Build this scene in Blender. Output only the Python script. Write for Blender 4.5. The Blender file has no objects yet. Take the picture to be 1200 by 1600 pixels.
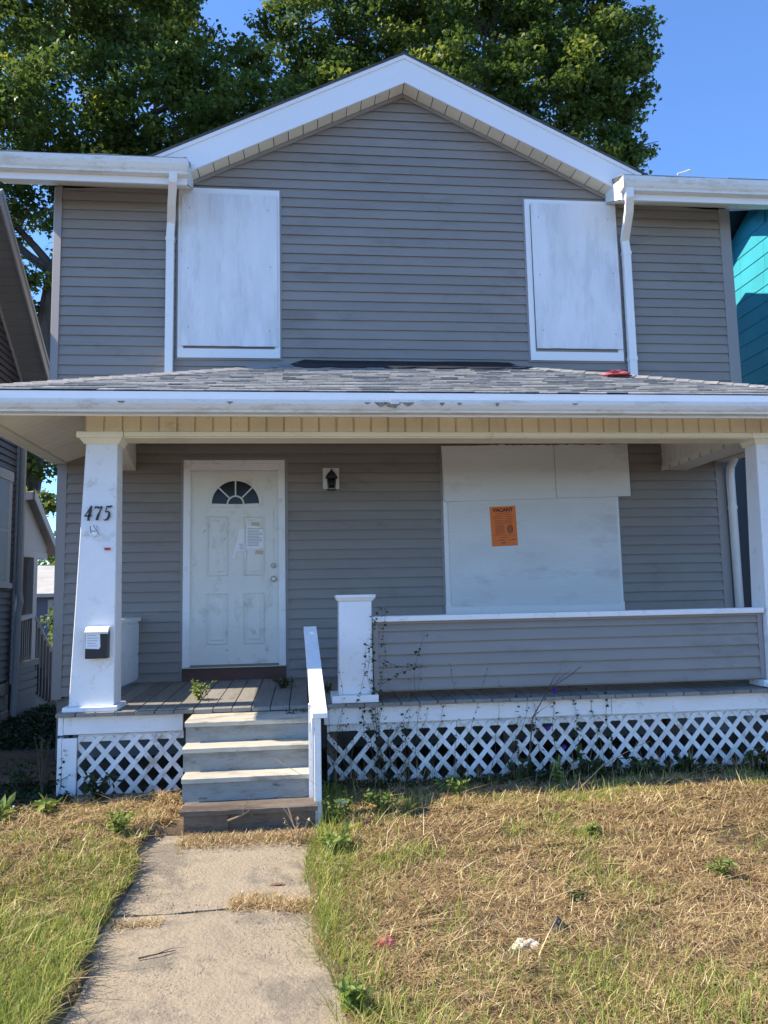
import bpy, bmesh, math, random
import numpy as np
from mathutils import Vector, Matrix, noise as mnoise

# ------------------------------------------------------------------ camera, sky, sun, exposure
S = bpy.context.scene
C = S.collection
CAMP = (1.18970, -8.20012, 0.80754); YAW, PIT, ROL, FPX = -0.104692, 0.111822, -0.020896, 1193.42
f_ = Vector((-math.sin(YAW)*math.cos(PIT), math.cos(YAW)*math.cos(PIT), math.sin(PIT)))
r_ = Vector((math.cos(YAW), math.sin(YAW), 0)); u_ = r_.cross(f_)
r2 = math.cos(ROL)*r_ + math.sin(ROL)*u_; u2 = -math.sin(ROL)*r_ + math.cos(ROL)*u_
cd = bpy.data.cameras.new('camera'); cam = bpy.data.objects.new('camera', cd); C.objects.link(cam)
mw = Matrix.Identity(4)
for i in range(3):
    mw[i][0] = r2[i]; mw[i][1] = u2[i]; mw[i][2] = -f_[i]; mw[i][3] = CAMP[i]
cam.matrix_world = mw
cd.sensor_fit = 'VERTICAL'; cd.sensor_height = 36; cd.sensor_width = 27; cd.lens = 36*FPX/1600
cd.clip_start = 0.05; cd.clip_end = 1500
S.camera = cam

SUN_DIR = Vector((0.94, -0.004, -1.0)).normalized()       # the way the light travels
EL = math.asin(-SUN_DIR.z)
W = bpy.data.worlds.new('World'); S.world = W; W.use_nodes = True
nt = W.node_tree; bg = nt.nodes['Background']; sky = nt.nodes.new('ShaderNodeTexSky')
sky.sky_type = 'NISHITA'; sky.sun_disc = False; sky.sun_elevation = EL
sky.sun_rotation = math.atan2(-SUN_DIR.x, -SUN_DIR.y)
sky.air_density = 1.0; sky.dust_density = 0.0; sky.ozone_density = 10; sky.altitude = 1200
nt.links.new(sky.outputs[0], bg.inputs[0]); bg.inputs[1].default_value = 0.15
sl = bpy.data.lights.new('sun', 'SUN'); sl.energy = 3.7; sl.angle = math.radians(0.5); sl.color = (1.0, 0.88, 0.70)
so = bpy.data.objects.new('sun', sl); C.objects.link(so)
so.rotation_euler = SUN_DIR.to_track_quat('-Z', 'Y').to_euler(); so.location = (-20, 0, 20)
S.view_settings.view_transform = 'Standard'; S.view_settings.look = 'None'
S.view_settings.exposure = 1.24; S.view_settings.gamma = 1; S.view_settings.use_curve_mapping = False
S.cycles.max_bounces = 8; S.cycles.diffuse_bounces = 5; S.cycles.transmission_bounces = 4

random.seed(11); rng = np.random.default_rng(5)
R = random.uniform
# ------------------------------------------------------------------ materials
def srgb(r, g, b):
    return tuple(((c/255)/12.92 if c <= 10 else (((c/255)+.055)/1.055)**2.4) for c in (r, g, b))
def mat(name, col, rough=.6, var=.12, scale=2.5, bump=0, bscale=60, dirt=None, rnd=0, metal=0, stretch=(1,1,1), spec=.5,
        dirt2=None, bstretch=None, dbump=0):
    m = bpy.data.materials.new(name); m.use_nodes = True; n = m.node_tree; L = n.links
    b = n.nodes['Principled BSDF']; b.inputs['Roughness'].default_value = rough
    b.inputs['Metallic'].default_value = metal; b.inputs['Specular IOR Level'].default_value = spec
    tc = n.nodes.new('ShaderNodeTexCoord'); mp = n.nodes.new('ShaderNodeMapping'); mp.inputs['Scale'].default_value = stretch
    L.new(tc.outputs['Object'], mp.inputs[0])
    def noise(sc, det=6, rgh=.6, vec=None):
        t = n.nodes.new('ShaderNodeTexNoise'); t.inputs['Scale'].default_value = sc
        t.inputs['Detail'].default_value = det; t.inputs['Roughness'].default_value = rgh
        L.new(vec or mp.outputs[0], t.inputs['Vector']); return t.outputs['Fac']
    def ramp(src, a, bb):
        t = n.nodes.new('ShaderNodeMapRange'); t.inputs[1].default_value = a; t.inputs[2].default_value = bb
        L.new(src, t.inputs[0]); return t.outputs[0]
    def mix(fac, A, B):
        t = n.nodes.new('ShaderNodeMix'); t.data_type = 'RGBA'
        if isinstance(fac, float): t.inputs[0].default_value = fac
        else: L.new(fac, t.inputs[0])
        for k, v in ((6, A), (7, B)):
            if isinstance(v, tuple): t.inputs[k].default_value = (*v[:3], 1)
            else: L.new(v, t.inputs[k])
        return t.outputs[2]
    lo = tuple(c*(1-var) for c in col); hi = tuple(min(1, c*(1+var)) for c in col)
    out = mix(ramp(noise(scale), .3, .7), lo, hi)
    for k, d in enumerate((dirt, dirt2)):
        if d:   # (colour, amount, scale, threshold)
            f = ramp(noise(d[2], 8, .72), d[3], d[3]+.12)
            mu = n.nodes.new('ShaderNodeMath'); mu.operation = 'MULTIPLY'; L.new(f, mu.inputs[0]); mu.inputs[1].default_value = d[1]
            out = mix(mu.outputs[0], out, d[0])
    if rnd:
        oi = n.nodes.new('ShaderNodeObjectInfo'); mr = n.nodes.new('ShaderNodeMapRange')
        mr.inputs[3].default_value = 1-rnd; mr.inputs[4].default_value = 1+rnd; L.new(oi.outputs['Random'], mr.inputs[0])
        h = n.nodes.new('ShaderNodeHueSaturation'); L.new(mr.outputs[0], h.inputs['Value']); L.new(out, h.inputs['Color']); out = h.outputs[0]
    L.new(out, b.inputs['Base Color'])
    if bump:
        v = None
        if bstretch:
            m2 = n.nodes.new('ShaderNodeMapping'); m2.inputs['Scale'].default_value = bstretch
            L.new(tc.outputs['Object'], m2.inputs[0]); v = m2.outputs[0]
        bp = n.nodes.new('ShaderNodeBump'); bp.inputs['Strength'].default_value = min(1, bump); bp.inputs['Distance'].default_value = .01
        L.new(noise(bscale, 5, .6, v), bp.inputs['Height']); L.new(bp.outputs[0], b.inputs['Normal'])
    return m
def leafmat(name, c1, c2, c3, trans=.35, rough=.45):
    m = bpy.data.materials.new(name); m.use_nodes = True; n = m.node_tree; L = n.links
    b = n.nodes['Principled BSDF']; b.inputs['Roughness'].default_value = rough; b.inputs['Specular IOR Level'].default_value = .35
    at = n.nodes.new('ShaderNodeAttribute'); at.attribute_name = 'v'
    cr = n.nodes.new('ShaderNodeValToRGB'); e = cr.color_ramp.elements
    e[0].color = (*c1, 1); e[1].color = (*c3, 1); k = cr.color_ramp.elements.new(.55); k.color = (*c2, 1)
    L.new(at.outputs['Fac'], cr.inputs[0]); L.new(cr.outputs[0], b.inputs['Base Color'])
    if trans:
        t = n.nodes.new('ShaderNodeBsdfTranslucent'); mx = n.nodes.new('ShaderNodeMixShader'); mx.inputs[0].default_value = trans
        h = n.nodes.new('ShaderNodeHueSaturation'); h.inputs['Value'].default_value = 1.5; h.inputs['Hue'].default_value = .485
        L.new(cr.outputs[0], h.inputs['Color']); L.new(h.outputs[0], t.inputs[0])
        L.new(b.outputs[0], mx.inputs[1]); L.new(t.outputs[0], mx.inputs[2])
        L.new(mx.outputs[0], n.nodes['Material Output'].inputs[0])
    return m

GR = (.10, .095, .08)
M = {}
M['siding'] = mat('grey vinyl siding', (.250,.227,.205), .5, .07, 1.2, .12, 180, dirt=((.15,.125,.10), .45, 1.3, .54), rnd=.05, stretch=(1,1,2.5))
M['corner'] = mat('grey vinyl corner trim', (.27,.255,.25), .5, .05, 1.2)
M['white'] = mat('painted white wood', (.80,.80,.80), .5, .04, 3, .35, 90, dirt=((.46,.42,.34), .6, 7, .57), dirt2=((.10,.085,.07), .85, 48, .66), rnd=.02)
M['whitem'] = mat('white aluminium', (.80,.80,.79), .38, .03, 1.5, .05, 30, dirt=((.45,.42,.34), .45, 5, .60))
M['fascia'] = mat('white aluminium fascia', (.82,.82,.83), .35, .02, 1.5, .18, 3, dirt=((.55,.52,.45), .25, 3, .62))
M['gutter'] = mat('dirty white gutter metal', (.74,.73,.69), .42, .05, 1.5, .05, 30, dirt=((.42,.37,.27), .5, 6, .52), dirt2=((.07,.05,.035), .85, 60, .60), stretch=(.5,1,2))
M['cream'] = mat('cream vinyl soffit', (.86,.79,.60), .5, .05, 2, .05, 40, dirt=((.30,.24,.13), .6, 4.5, .60), rnd=.05)
M['soffit'] = mat('white vinyl soffit', (.78,.74,.63), .5, .05, 2, .05, 40, dirt=((.35,.32,.24), .4, 3, .60), rnd=.04)
M['ply'] = mat('whitewashed plywood', (.74,.75,.77), .7, .09, 2.2, .5, 30, dirt=((.50,.51,.53), .42, 2.6, .48), dirt2=((.22,.19,.17), .8, 24, .66), stretch=(1.7,1,.38), bstretch=(3,1,.35))
M['plyh'] = mat('whitewashed plywood laid sideways', (.72,.72,.70), .7, .08, 2.2, .5, 30, dirt=((.45,.45,.44), .45, 3.0, .55), dirt2=((.22,.19,.16), .7, 30, .71), stretch=(.4,1,1.2), bstretch=(.35,1,3))
M['rust'] = mat('rough plywood edge', (.20,.09,.05), .9, .4, 30)
M['door'] = mat('scuffed white door paint', (.72,.71,.65), .4, .05, 2, .15, 50, dirt=((.40,.37,.31), .55, 4.5, .54), dirt2=((.14,.13,.12), .8, 15, .62), stretch=(1,1,.8))
M['glass'] = mat('dark window glass', (.012,.013,.015), .18, .1, 3, spec=.3)
M['black'] = mat('black painted metal', (.012,.012,.013), .4, .2, 8)
M['blackl'] = mat('black membrane', (.012,.012,.014), .75, .35, 8, .6, 12)
M['brass'] = mat('tarnished nickel', (.33,.31,.27), .3, .2, 20, metal=1)
M['brown'] = mat('dark red brown painted sill', (.085,.032,.022), .55, .3, 6, .3, 40, dirt=((.2,.14,.1), .5, 14, .66), stretch=(.4,1,1))
M['deck'] = mat('weathered grey deck board', (.23,.215,.19), .8, .2, 5, .6, 24, dirt=((.13,.115,.10), .55, 5, .55), rnd=.16, stretch=(3,.5,1), bstretch=(6,.5,1))
M['step'] = mat('worn grey step paint', (.26,.275,.265), .7, .16, 4, .5, 22, dirt=((.17,.155,.13), .7, 5, .50), dirt2=((.05,.042,.036), .85, 13, .585), stretch=(.5,1,1.6), bstretch=(.6,2,5))
M['tread'] = mat('bare worn tread wood', (.50,.46,.37), .8, .18, 4, .7, 22, dirt=((.20,.17,.13), .75, 6, .51), stretch=(.4,1,1.6), bstretch=(.5,4,4))
M['oldwood'] = mat('rotting brown wood', (.15,.118,.09), .9, .35, 5, .8, 20, dirt=((.06,.04,.03), .7, 8, .5), stretch=(.4,1,2), bstretch=(.5,4,4))
M['railw'] = mat('flaking white rail paint', (.80,.80,.79), .55, .05, 3, .4, 60, dirt=((.10,.09,.09), .85, 17, .60), stretch=(3,1,1))
M['latt'] = mat('white lattice slat', (.74,.74,.72), .6, .08, 3, .2, 60, dirt=((.30,.26,.2), .65, 6, .52), rnd=.10)
M['stain'] = mat('dark rust stain', (.25,.21,.15), .8, .3, 30)
M['shingle'] = mat('weathered asphalt shingle', (.28,.277,.265), .9, .25, 12, .8, 160, dirt=((.13,.128,.12), .6, 22, .55), rnd=.15)
M['shdark'] = mat('shingle underlayer', (.07,.068,.065), .9, .3, 9, .5, 120)
M['found'] = mat('grey block foundation', (.20,.19,.18), .9, .2, 3, .5, 30)
M['concrete'] = mat('old concrete walkway', (.36,.295,.205), .9, .24, 2.2, 1, 55, dirt=((.17,.145,.11), .8, 2.2, .47), dirt2=((.13,.11,.09), .75, 60, .56))
M['soil'] = mat('lawn soil with thatch', (.12,.085,.05), .95, .35, 3, 1, 30, dirt=((.045,.033,.022), .8, 4, .52), dirt2=((.22,.17,.10), .5, 25, .58))
M['asphalt'] = mat('asphalt', (.05,.05,.05), .9, .2, 2, .5, 80)
M['pave'] = mat('pavement concrete', (.36,.34,.31), .9, .1, 1, .4, 60)
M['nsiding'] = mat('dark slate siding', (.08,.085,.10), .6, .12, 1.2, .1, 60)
M['ntrim'] = mat('grey white neighbour trim', (.40,.41,.41), .6, .06, 2)
M['nsoff'] = mat('neighbour soffit', (.30,.30,.30), .6, .06, 2)
M['ngrey'] = mat('neighbour porch grey', (.17,.17,.17), .7, .1, 2)
M['stone'] = mat('rough foundation stone', (.27,.25,.23), .9, .3, 4, .9, 12, rnd=.15)
M['blue'] = mat('turquoise shingle siding', (.045,.42,.52), .55, .10, 1.5, .3, 50, dirt=((.03,.44,.54), .4, 4, .55), rnd=.04)
M['bluetrim_shade'] = mat('dark blue trim and wall shade', (.006,.018,.04), .6, .1, 2)
M['orange'] = mat('orange notice paper', (.80,.185,.03), .6, .05, 4)
M['ink'] = mat('notice ink', (.03,.008,.02), .7, .1, 4)
M['ink2'] = mat('faded notice ink', (.28,.05,.015), .7, .1, 4)
M['paper'] = mat('white paper', (.82,.82,.84), .7, .08, 6)
M['paperink'] = mat('grey print', (.16,.16,.17), .7, .1, 4)
M['tape'] = mat('yellowed tape', (.50,.44,.26), .4, .1, 9)
M['red'] = mat('red sticker', (.55,.03,.02), .5, .05, 4)
M['cloth'] = mat('faded red cloth', (.52,.10,.12), .85, .15, 9, .3, 60)
M['litter'] = mat('salmon plastic scrap', (.62,.20,.14), .6, .12, 12)
M['rock'] = mat('pale broken foam', (.62,.54,.40), .85, .2, 8, .8, 18)
M['bark'] = mat('dark maple bark', (.075,.06,.05), .95, .35, 3, 1, 9, stretch=(3,3,.7), bstretch=(4,4,.6))
M['twig'] = mat('dry twig', (.30,.22,.13), .9, .3, 9)
M['vinestem'] = mat('brown vine stem', (.085,.06,.04), .9, .3, 9)
M['purple'] = mat('purple petal', (.10,.02,.28), .5, .1, 9)
M['garage'] = mat('garage wall in shade blue', (.10,.13,.19), .7, .1, 2)
M['groof'] = mat('pale garage roof', (.42,.41,.38), .9, .15, 3, .3, 30)
M['leaf'] = leafmat('maple leaf', (.035,.075,.018), (.10,.165,.03), (.50,.50,.07), .45)
M['weed'] = leafmat('weed leaf', (.08,.14,.03), (.17,.26,.05), (.34,.38,.09), .35)
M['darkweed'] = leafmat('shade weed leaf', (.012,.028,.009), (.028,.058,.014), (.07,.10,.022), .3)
M['straw'] = leafmat('dry straw', (.12,.065,.028), (.43,.30,.14), (.88,.74,.42), .12, .6)
M['grass'] = leafmat('grass blade', (.10,.145,.025), (.25,.33,.05), (.64,.58,.21), .4, .5)

# ------------------------------------------------------------------ mesh helpers
def link(name, me, m, parent=None, label=None):
    o = bpy.data.objects.new(name, me); C.objects.link(o)
    if m is not None and not me.materials: me.materials.append(M[m] if isinstance(m, str) else m)
    if parent is not None: o.parent = parent
    if label: o['label'] = label
    return o
def obj(name, bm, m, parent=None, label=None, smooth=False, bevel=0):
    if bevel:
        bmesh.ops.bevel(bm, geom=list(bm.edges), offset=bevel, segments=1, affect='EDGES')
    me = bpy.data.meshes.new(name); bm.to_mesh(me); bm.free()
    if smooth: me.polygons.foreach_set('use_smooth', [True]*len(me.polygons))
    return link(name, me, m, parent, label)
def thing(name, label, cat, group=None, loc=(0,0,0)):
    o = bpy.data.objects.new(name, None); C.objects.link(o); o.location = loc; o.empty_display_size = .2
    o['label'] = label; o['category'] = cat
    if group: o['group'] = group
    return o
def tag(o, label, cat, group=None):
    o['label'] = label; o['category'] = cat
    if group: o['group'] = group
    return o
def box(bm, x0, x1, y0, y1, z0, z1):
    v = [bm.verts.new((x, y, z)) for x in (x0, x1) for y in (y0, y1) for z in (z0, z1)]
    for f in ((0,1,3,2),(4,6,7,5),(0,4,5,1),(2,3,7,6),(0,2,6,4),(1,5,7,3)): bm.faces.new([v[i] for i in f])
    return v
def prism(bm, pts, a, b, axis='y'):
    """polygon pts (2-D) extruded from a to b along axis"""
    def P(p, t):
        if axis == 'y': return (p[0], t, p[1])
        if axis == 'x': return (t, p[0], p[1])
        return (p[0], p[1], t)
    A = [bm.verts.new(P(p, a)) for p in pts]; B = [bm.verts.new(P(p, b)) for p in pts]
    n = len(pts)
    bm.faces.new(A[::-1]); bm.faces.new(B)
    for i in range(n): bm.faces.new((A[i], A[(i+1)%n], B[(i+1)%n], B[i]))
    bmesh.ops.recalc_face_normals(bm, faces=bm.faces)
def hexa(bm, a, b):
    """loft of two quads given as 4 points each"""
    A = [bm.verts.new(p) for p in a]; B = [bm.verts.new(p) for p in b]
    bm.faces.new(A[::-1]); bm.faces.new(B)
    for i in range(4): bm.faces.new((A[i], A[(i+1)%4], B[(i+1)%4], B[i]))
    bmesh.ops.recalc_face_normals(bm, faces=bm.faces)
def tube(bm, pts, rad, n=6, cap=True):
    pts = [Vector(p) for p in pts]
    if not hasattr(rad, '__len__'): rad = [rad]*len(pts)
    rings = []; ref = None
    for i, p in enumerate(pts):
        d = (pts[min(i+1, len(pts)-1)] - pts[max(i-1, 0)]).normalized()
        if ref is None: ref = d.orthogonal().normalized()
        ref = (ref - d*ref.dot(d)).normalized(); q = d.cross(ref)
        rings.append([bm.verts.new(p + (ref*math.cos(t) + q*math.sin(t))*rad[i]) for t in [2*math.pi*k/n for k in range(n)]])
    for a, b in zip(rings, rings[1:]):
        for k in range(n): bm.faces.new((a[k], a[(k+1)%n], b[(k+1)%n], b[k]))
    if cap: bm.faces.new(rings[0][::-1]); bm.faces.new(rings[-1])
def rect_tube(bm, pts, w, d, wdir=Vector((1,0,0))):
    """rectangular downspout: width w along wdir, depth d"""
    pts = [Vector(p) for p in pts]; rings = []
    for i, p in enumerate(pts):
        t = (pts[min(i+1, len(pts)-1)] - pts[max(i-1, 0)]).normalized()
        a = (wdir - t*wdir.dot(t)).normalized(); b = t.cross(a)
        rings.append([bm.verts.new(p + a*sx*w/2 + b*sy*d/2) for sx, sy in ((-1,-1),(1,-1),(1,1),(-1,1))])
    for a, b in zip(rings, rings[1:]):
        for k in range(4): bm.faces.new((a[k], a[(k+1)%4], b[(k+1)%4], b[k]))
    bm.faces.new(rings[0][::-1]); bm.faces.new(rings[-1]); bmesh.ops.recalc_face_normals(bm, faces=bm.faces)
def B(): return bmesh.new()
def part(name, m, parent, *dims, label=None, bevel=0):
    bm = B(); box(bm, *dims); return obj(name, bm, m, parent, label, bevel=bevel)
def clip(poly, x0, x1, z0, z1):
    for ax, s, lim in ((0,1,x0),(0,-1,x1),(1,1,z0),(1,-1,z1)):
        out = []
        for i in range(len(poly)):
            a, b = poly[i], poly[(i+1) % len(poly)]
            ia, ib = s*(a[ax]-lim) >= 0, s*(b[ax]-lim) >= 0
            if ia: out.append(a)
            if ia != ib:
                t = (lim-a[ax])/(b[ax]-a[ax]); out.append((a[0]+t*(b[0]-a[0]), a[1]+t*(b[1]-a[1])))
        poly = out
        if len(poly) < 3: return []
    return poly
def structure(o): o['kind'] = 'structure'; return o
def stuff(o): o['kind'] = 'stuff'; return o
def mesh_np(name, V, F, v=None, m=None, parent=None):
    """V (n,3); F (k,s) faces of equal size; v per-vertex value"""
    me = bpy.data.meshes.new(name); V = np.asarray(V, dtype=np.float32); F = np.asarray(F, dtype=np.int32)
    me.vertices.add(len(V)); me.vertices.foreach_set('co', V.ravel())
    k, s = F.shape; me.loops.add(k*s); me.loops.foreach_set('vertex_index', F.ravel())
    me.polygons.add(k); me.polygons.foreach_set('loop_start', np.arange(0, k*s, s, dtype=np.int32)); me.polygons.foreach_set('loop_total', np.full(k, s, dtype=np.int32))
    me.update(calc_edges=True)
    if v is not None:
        a = me.attributes.new('v', 'FLOAT', 'POINT'); a.data.foreach_set('value', np.asarray(v, dtype=np.float32))
    return link(name, me, m, parent)

# ------------------------------------------------------------------ ground
WALK_X = (0.235, 1.205)
def walk_edges(y):
    t = (y+2.9)
    l = 0.20 + .035*math.sin(y*2.1) + .02*math.sin(y*5.3+1) - (0.06 if y > -3.3 else 0)
    r = 1.19 + .02*math.sin(y*2.7+2) + .015*math.sin(y*6.1) + .10*max(0, min(1, (-4.3-y)/.8))
    return l, r
def gh(x, y):
    h = gh0(x, y) + .060*max(0, min(1, (y+3.8)/1.1))*(1 if y < 1 else 0)
    if -7.0 < y < -2.2 and 1.1 < x < 1.75: h -= .026*(1-max(0, x-1.2)/.55)
    return h
def gh0(x, y):
    """ground height"""
    n = mnoise.noise(Vector((x*.9, y*.9, 3)))*.022 + mnoise.noise(Vector((x*3.1, y*3.1, 7)))*.014 + mnoise.noise(Vector((x*8, y*8, 2)))*.010
    h = -.775 + n
    if x < .2: h += .02
    if -7.15 < y < -2.7:
        l, r = walk_edges(y)
        t_ = max(0, min(1, (min(x-(l+.02), r-x)+.03)/.06)); h = h*(1-t_)-.87*t_
    if y < -7.0: h = -.84
    if y < -10.1: h = -1.1
    if y > -1.7 and y < 0.1: h = -.80
    return h
xs = sorted(set([-300,-120,-50,-25,-14,-9]+list(np.round(np.arange(-6, 8.01, .09), 3))+list(np.round(np.arange(.03, 1.6, .03), 3))+[9,12,16,25,50,120,300]))
ys = sorted(set([-300,-120,-50,-25,-14,-10.2,-10.05,-9.2,-8.2]+list(np.round(np.arange(-7.6, .3, .045), 3))+[1,2,3,4,6,8,10,14,25,50,120,300,600]))
V = [(x, y, gh(x, y) if (-6.2 < x < 8.2 and y < 0.3) else (-1.1 if y < -10.1 else -.84 if y < -7 else -.79)) for y in ys for x in xs]
nx = len(xs)
F = [(j*nx+i, j*nx+i+1, (j+1)*nx+i+1, (j+1)*nx+i) for j in range(len(ys)-1) for i in range(nx-1)]
g = mesh_np('ground', V, F, m='soil'); structure(g)
g.data.polygons.foreach_set('use_smooth', [True]*len(g.data.polygons))
# walkway slabs with rough edges on a gravel bed
bm = B(); box(bm, .26, 1.10, -7.1, -2.8, -.90, -.872); wk = structure(obj('walkway', bm, 'soil'))
def slab_piece(y0, y1):
    bm = B(); n = max(4, int((y0-y1)/.06)); vg = []
    for j in range(n+1):
        yy = y0+(y1-y0)*j/n; l, r = walk_edges(yy); row = []
        for k in range(17):
            x = l-.09 + (r-l+.22)*k/16 + (mnoise.noise(Vector((yy*5, k, 4)))*.03 if k in (0, 16) else 0)
            y = yy + (mnoise.noise(Vector((x*6, y0, 9)))*.018 if j in (0, n) else 0)
            z = -.812 + .075*max(0, min(1, (yy+3.8)/1.1)) + mnoise.noise(Vector((x*2, y*2, 1)))*.010 + mnoise.noise(Vector((x*9, y*9, 1)))*.003
            if j in (0, n): z -= .008
            row.append(bm.verts.new((x, y, z)))
        vg.append(row)
    for a, b_ in zip(vg, vg[1:]):
        for k in range(16): bm.faces.new((a[k], b_[k], b_[k+1], a[k+1]))
    r = bmesh.ops.extrude_face_region(bm, geom=list(bm.faces))
    for v in [e for e in r['geom'] if isinstance(e, bmesh.types.BMVert)]: v.co.z -= .055
    bmesh.ops.recalc_face_normals(bm, faces=bm.faces)
    obj('slab', bm, 'concrete', wk)
slab_piece(-2.74, -3.86); slab_piece(-3.885, -5.45); slab_piece(-5.47, -7.12)
bm = B(); box(bm, -60, 60, -8.9, -7.15, -.83, -.80); structure(obj('pavement', bm, 'pave'))
bm = B(); box(bm, -60, 60, -10.3, -10.1, -1.1, -.82); structure(obj('kerb', bm, 'pave'))
bm = B(); box(bm, -60, 60, -18, -10.3, -1.12, -1.06); structure(obj('road', bm, 'asphalt'))

# ------------------------------------------------------------------ THE HOUSE
H = thing('house', 'two storey grey sided vacant house with boarded windows and hipped front porch', 'house', loc=(2.4, 0, -.8))
_h = H.location.copy()
def hp(o):      # keep world coordinates under the parent
    return o
H.location = (0, 0, 0)

def siding(parent, x0, x1, z0, z1, step, holes=(), y=0, slope=None, mname='siding', lip=.025):
    """lap siding, each course an object; slope=(xc, zpeak, k) clips the ends under a gable"""
    z = z0
    while z < z1 - .01:
        h = min(step, z1-z)
        cuts = []
        for hx0, hx1, hz0, hz1 in holes:
            if z + h*.5 > hz0 and z + h*.5 < hz1: cuts.append((hx0, hx1))
        segs = [(x0, x1)]
        for c0, c1 in cuts:
            new = []
            for s0, s1 in segs:
                if c1 <= s0 or c0 >= s1: new.append((s0, s1)); continue
                if c0 > s0: new.append((s0, c0))
                if c1 < s1: new.append((c1, s1))
            segs = new
        for s0, s1 in segs:
            bl, tl, br, tr = s0, s0, s1, s1
            if slope:
                xc, zp, k = slope
                lim = lambda zz: max(.01, (zp-zz)/k) if zz > 5.34 else 99
                bl = max(s0, xc-lim(z)); tl = max(s0, xc-lim(z+h)); br = min(s1, xc+lim(z)); tr = min(s1, xc+lim(z+h))
            if br - bl < .02: continue
            # long courses have a lap joint somewhere
            js = [None]
            if br-bl > 3.8:
                js = [bl + (br-bl)*R(.3, .7)]
            ends = [(bl, tl)] + [(j, j) for j in js if j] + [(br, tr)]
            for (a0, a1), (b0, b1) in zip(ends, ends[1:]):
                bm = B(); yb = y-lip+R(-.0012, .0012); yt = y-.003
                e = .0014 if (a0 != bl) else 0
                ns = max(1, int((b0-a0)/.45)); prev = None; dzj = R(-.0012, .0012)
                for q in range(ns+1):
                    t = q/ns; xb_ = a0+e+(b0-a0-e)*t; xt_ = a1+e+(b1-a1-e)*t
                    wy = mnoise.noise(Vector((xb_*1.3, z*9, 1)))*.0022; wz = mnoise.noise(Vector((xb_*.8, z*7, 5)))*.0022 + dzj
                    ring_ = [bm.verts.new(p) for p in ((xb_, y-.001, z+lip*.7), (xb_, yb+.003+wy, z+lip*.7), (xb_, yb+.003+wy, z+wz), (xb_, yb+wy, z+wz), (xb_, yb+wy, z+.008+wz), (xt_, yt, z+h+.008), (xt_, y-.001, z+h+.008))]
                    if prev:
                        for i in range(7): bm.faces.new((prev[i], prev[(i+1)%7], ring_[(i+1)%7], ring_[i]))
                    else: bm.faces.new(ring_[::-1])
                    prev = ring_
                bm.faces.new(prev)
                bmesh.ops.recalc_face_normals(bm, faces=bm.faces)
                obj('siding_board', bm, mname, parent)
        z += step

# foundation and wall cores
part('foundation', 'found', H, -1.33, 5.93, .03, 5.0, -.9, -.10)
lw = part('wall', 'corner', H, -1.34, 5.94, 0.0, 5.0, -.10, 3.2, label='lower grey wall behind the porch')
bm = B(); prism(bm, [(-1.45, 3.203), (6.23, 3.203), (6.23, 5.33), (4.97, 5.33), (2.36, 6.60), (-.25, 5.33), (-1.45, 5.33)], 0.0, 5.0)
uw = obj('wall', bm, 'corner', H, label='upper grey gable wall')
# the door, the large window, upper windows leave holes in the siding
lowholes = [(-.09, 1.0, -.2, 2.28), (2.72, 4.66, .66, 2.5)]
siding(lw, -1.29, 5.87, -.12, 2.50, .104, lowholes)
WT, WB = 5.36, 3.43
siding(uw, -1.41, 6.14, 3.0+.013, 6.60, .1087, [(-.13, .93, WB+.03, WT-.03), (3.77, 4.84, WB+.03, WT-.03)], slope=(2.362, 6.60, .487), lip=.019)
# corner trims; the outer one is a wedge, shaped so its face catches the grazing sun
for x0, x1, z0, z1, p in ((-1.37, -1.27, -.15, 2.45, lw), (5.86, 5.965, -.15, 2.45, lw), (6.13, 6.262, 2.9, 5.33, uw)):
    part('corner_trim', 'corner', p, x0, x1, -.026, .08, z0, z1, bevel=.004)
bm = B(); prism(bm, [(-1.485, .06), (-1.485, -.002), (-1.475, -.012), (-1.395, -.034), (-1.388, .06)], 2.9, 5.33, 'z'); obj('corner_trim', bm, 'corner', uw)
part('starter_trim', 'corner', lw, -1.27, -.10, -.022, -.001, -.10, -.03)
part('starter_trim', 'corner', lw, 1.01, 5.86, -.022, -.001, -.10, -.02)

# ---- windows with plywood
def win(x0, x1, z0, z1, bx0, bx1, bz0, bz1, tilt, lab):
    bm = B(); box(bm, x0-.02, x1+.02, -.022, 0.0, z0-.02, z1+.02); bmesh.ops.bevel(bm, geom=list(bm.edges), offset=.003, segments=1, affect='EDGES')
    w = obj('window', bm, 'corner', H, label=lab)
    for n_, d in (('frame_rail', (x0, x1, -.036, -.0225, z1-.07, z1)), ('frame_rail', (x0, x1, -.042, -.0225, z0, z0+.10)),
              ('frame_stile', (x0, x0+.06, -.036, -.0225, z0+.1002, z1-.0702)), ('frame_stile', (x1-.06, x1, -.036, -.0225, z0+.1002, z1-.0702))):
        part(n_, 'whitem', w, *d)
    bm = B(); ny = 9; pts = []
    # board outline with slightly ragged edges
    for k in range(ny): pts.append((bx0+(bx1-bx0)*k/ny, bz0 + R(-.002, .003)))
    for k in range(ny): pts.append((bx1+tilt*k/ny + R(-.002, .002), bz0+(bz1-bz0)*k/ny))
    for k in range(ny): pts.append((bx1+tilt-(bx1-bx0)*k/ny, bz1 + R(-.003, .002)))
    for k in range(ny): pts.append((bx0+tilt*(1-k/ny), bz1-(bz1-bz0)*k/ny))
    prism(bm, pts, -.060, -.0425); obj('plywood_board', bm, 'ply', w)
    for px, pz in ((.08,.12),(.92,.1),(.07,.5),(.93,.52),(.08,.9),(.9,.9)):
        bm = B(); x = bx0+(bx1-bx0)*px; z = bz0+(bz1-bz0)*pz
        tube(bm, [(x, -.0602, z), (x, -.0625, z)], .0055, 8); obj('screw', bm, 'black', w)
    return w
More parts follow.
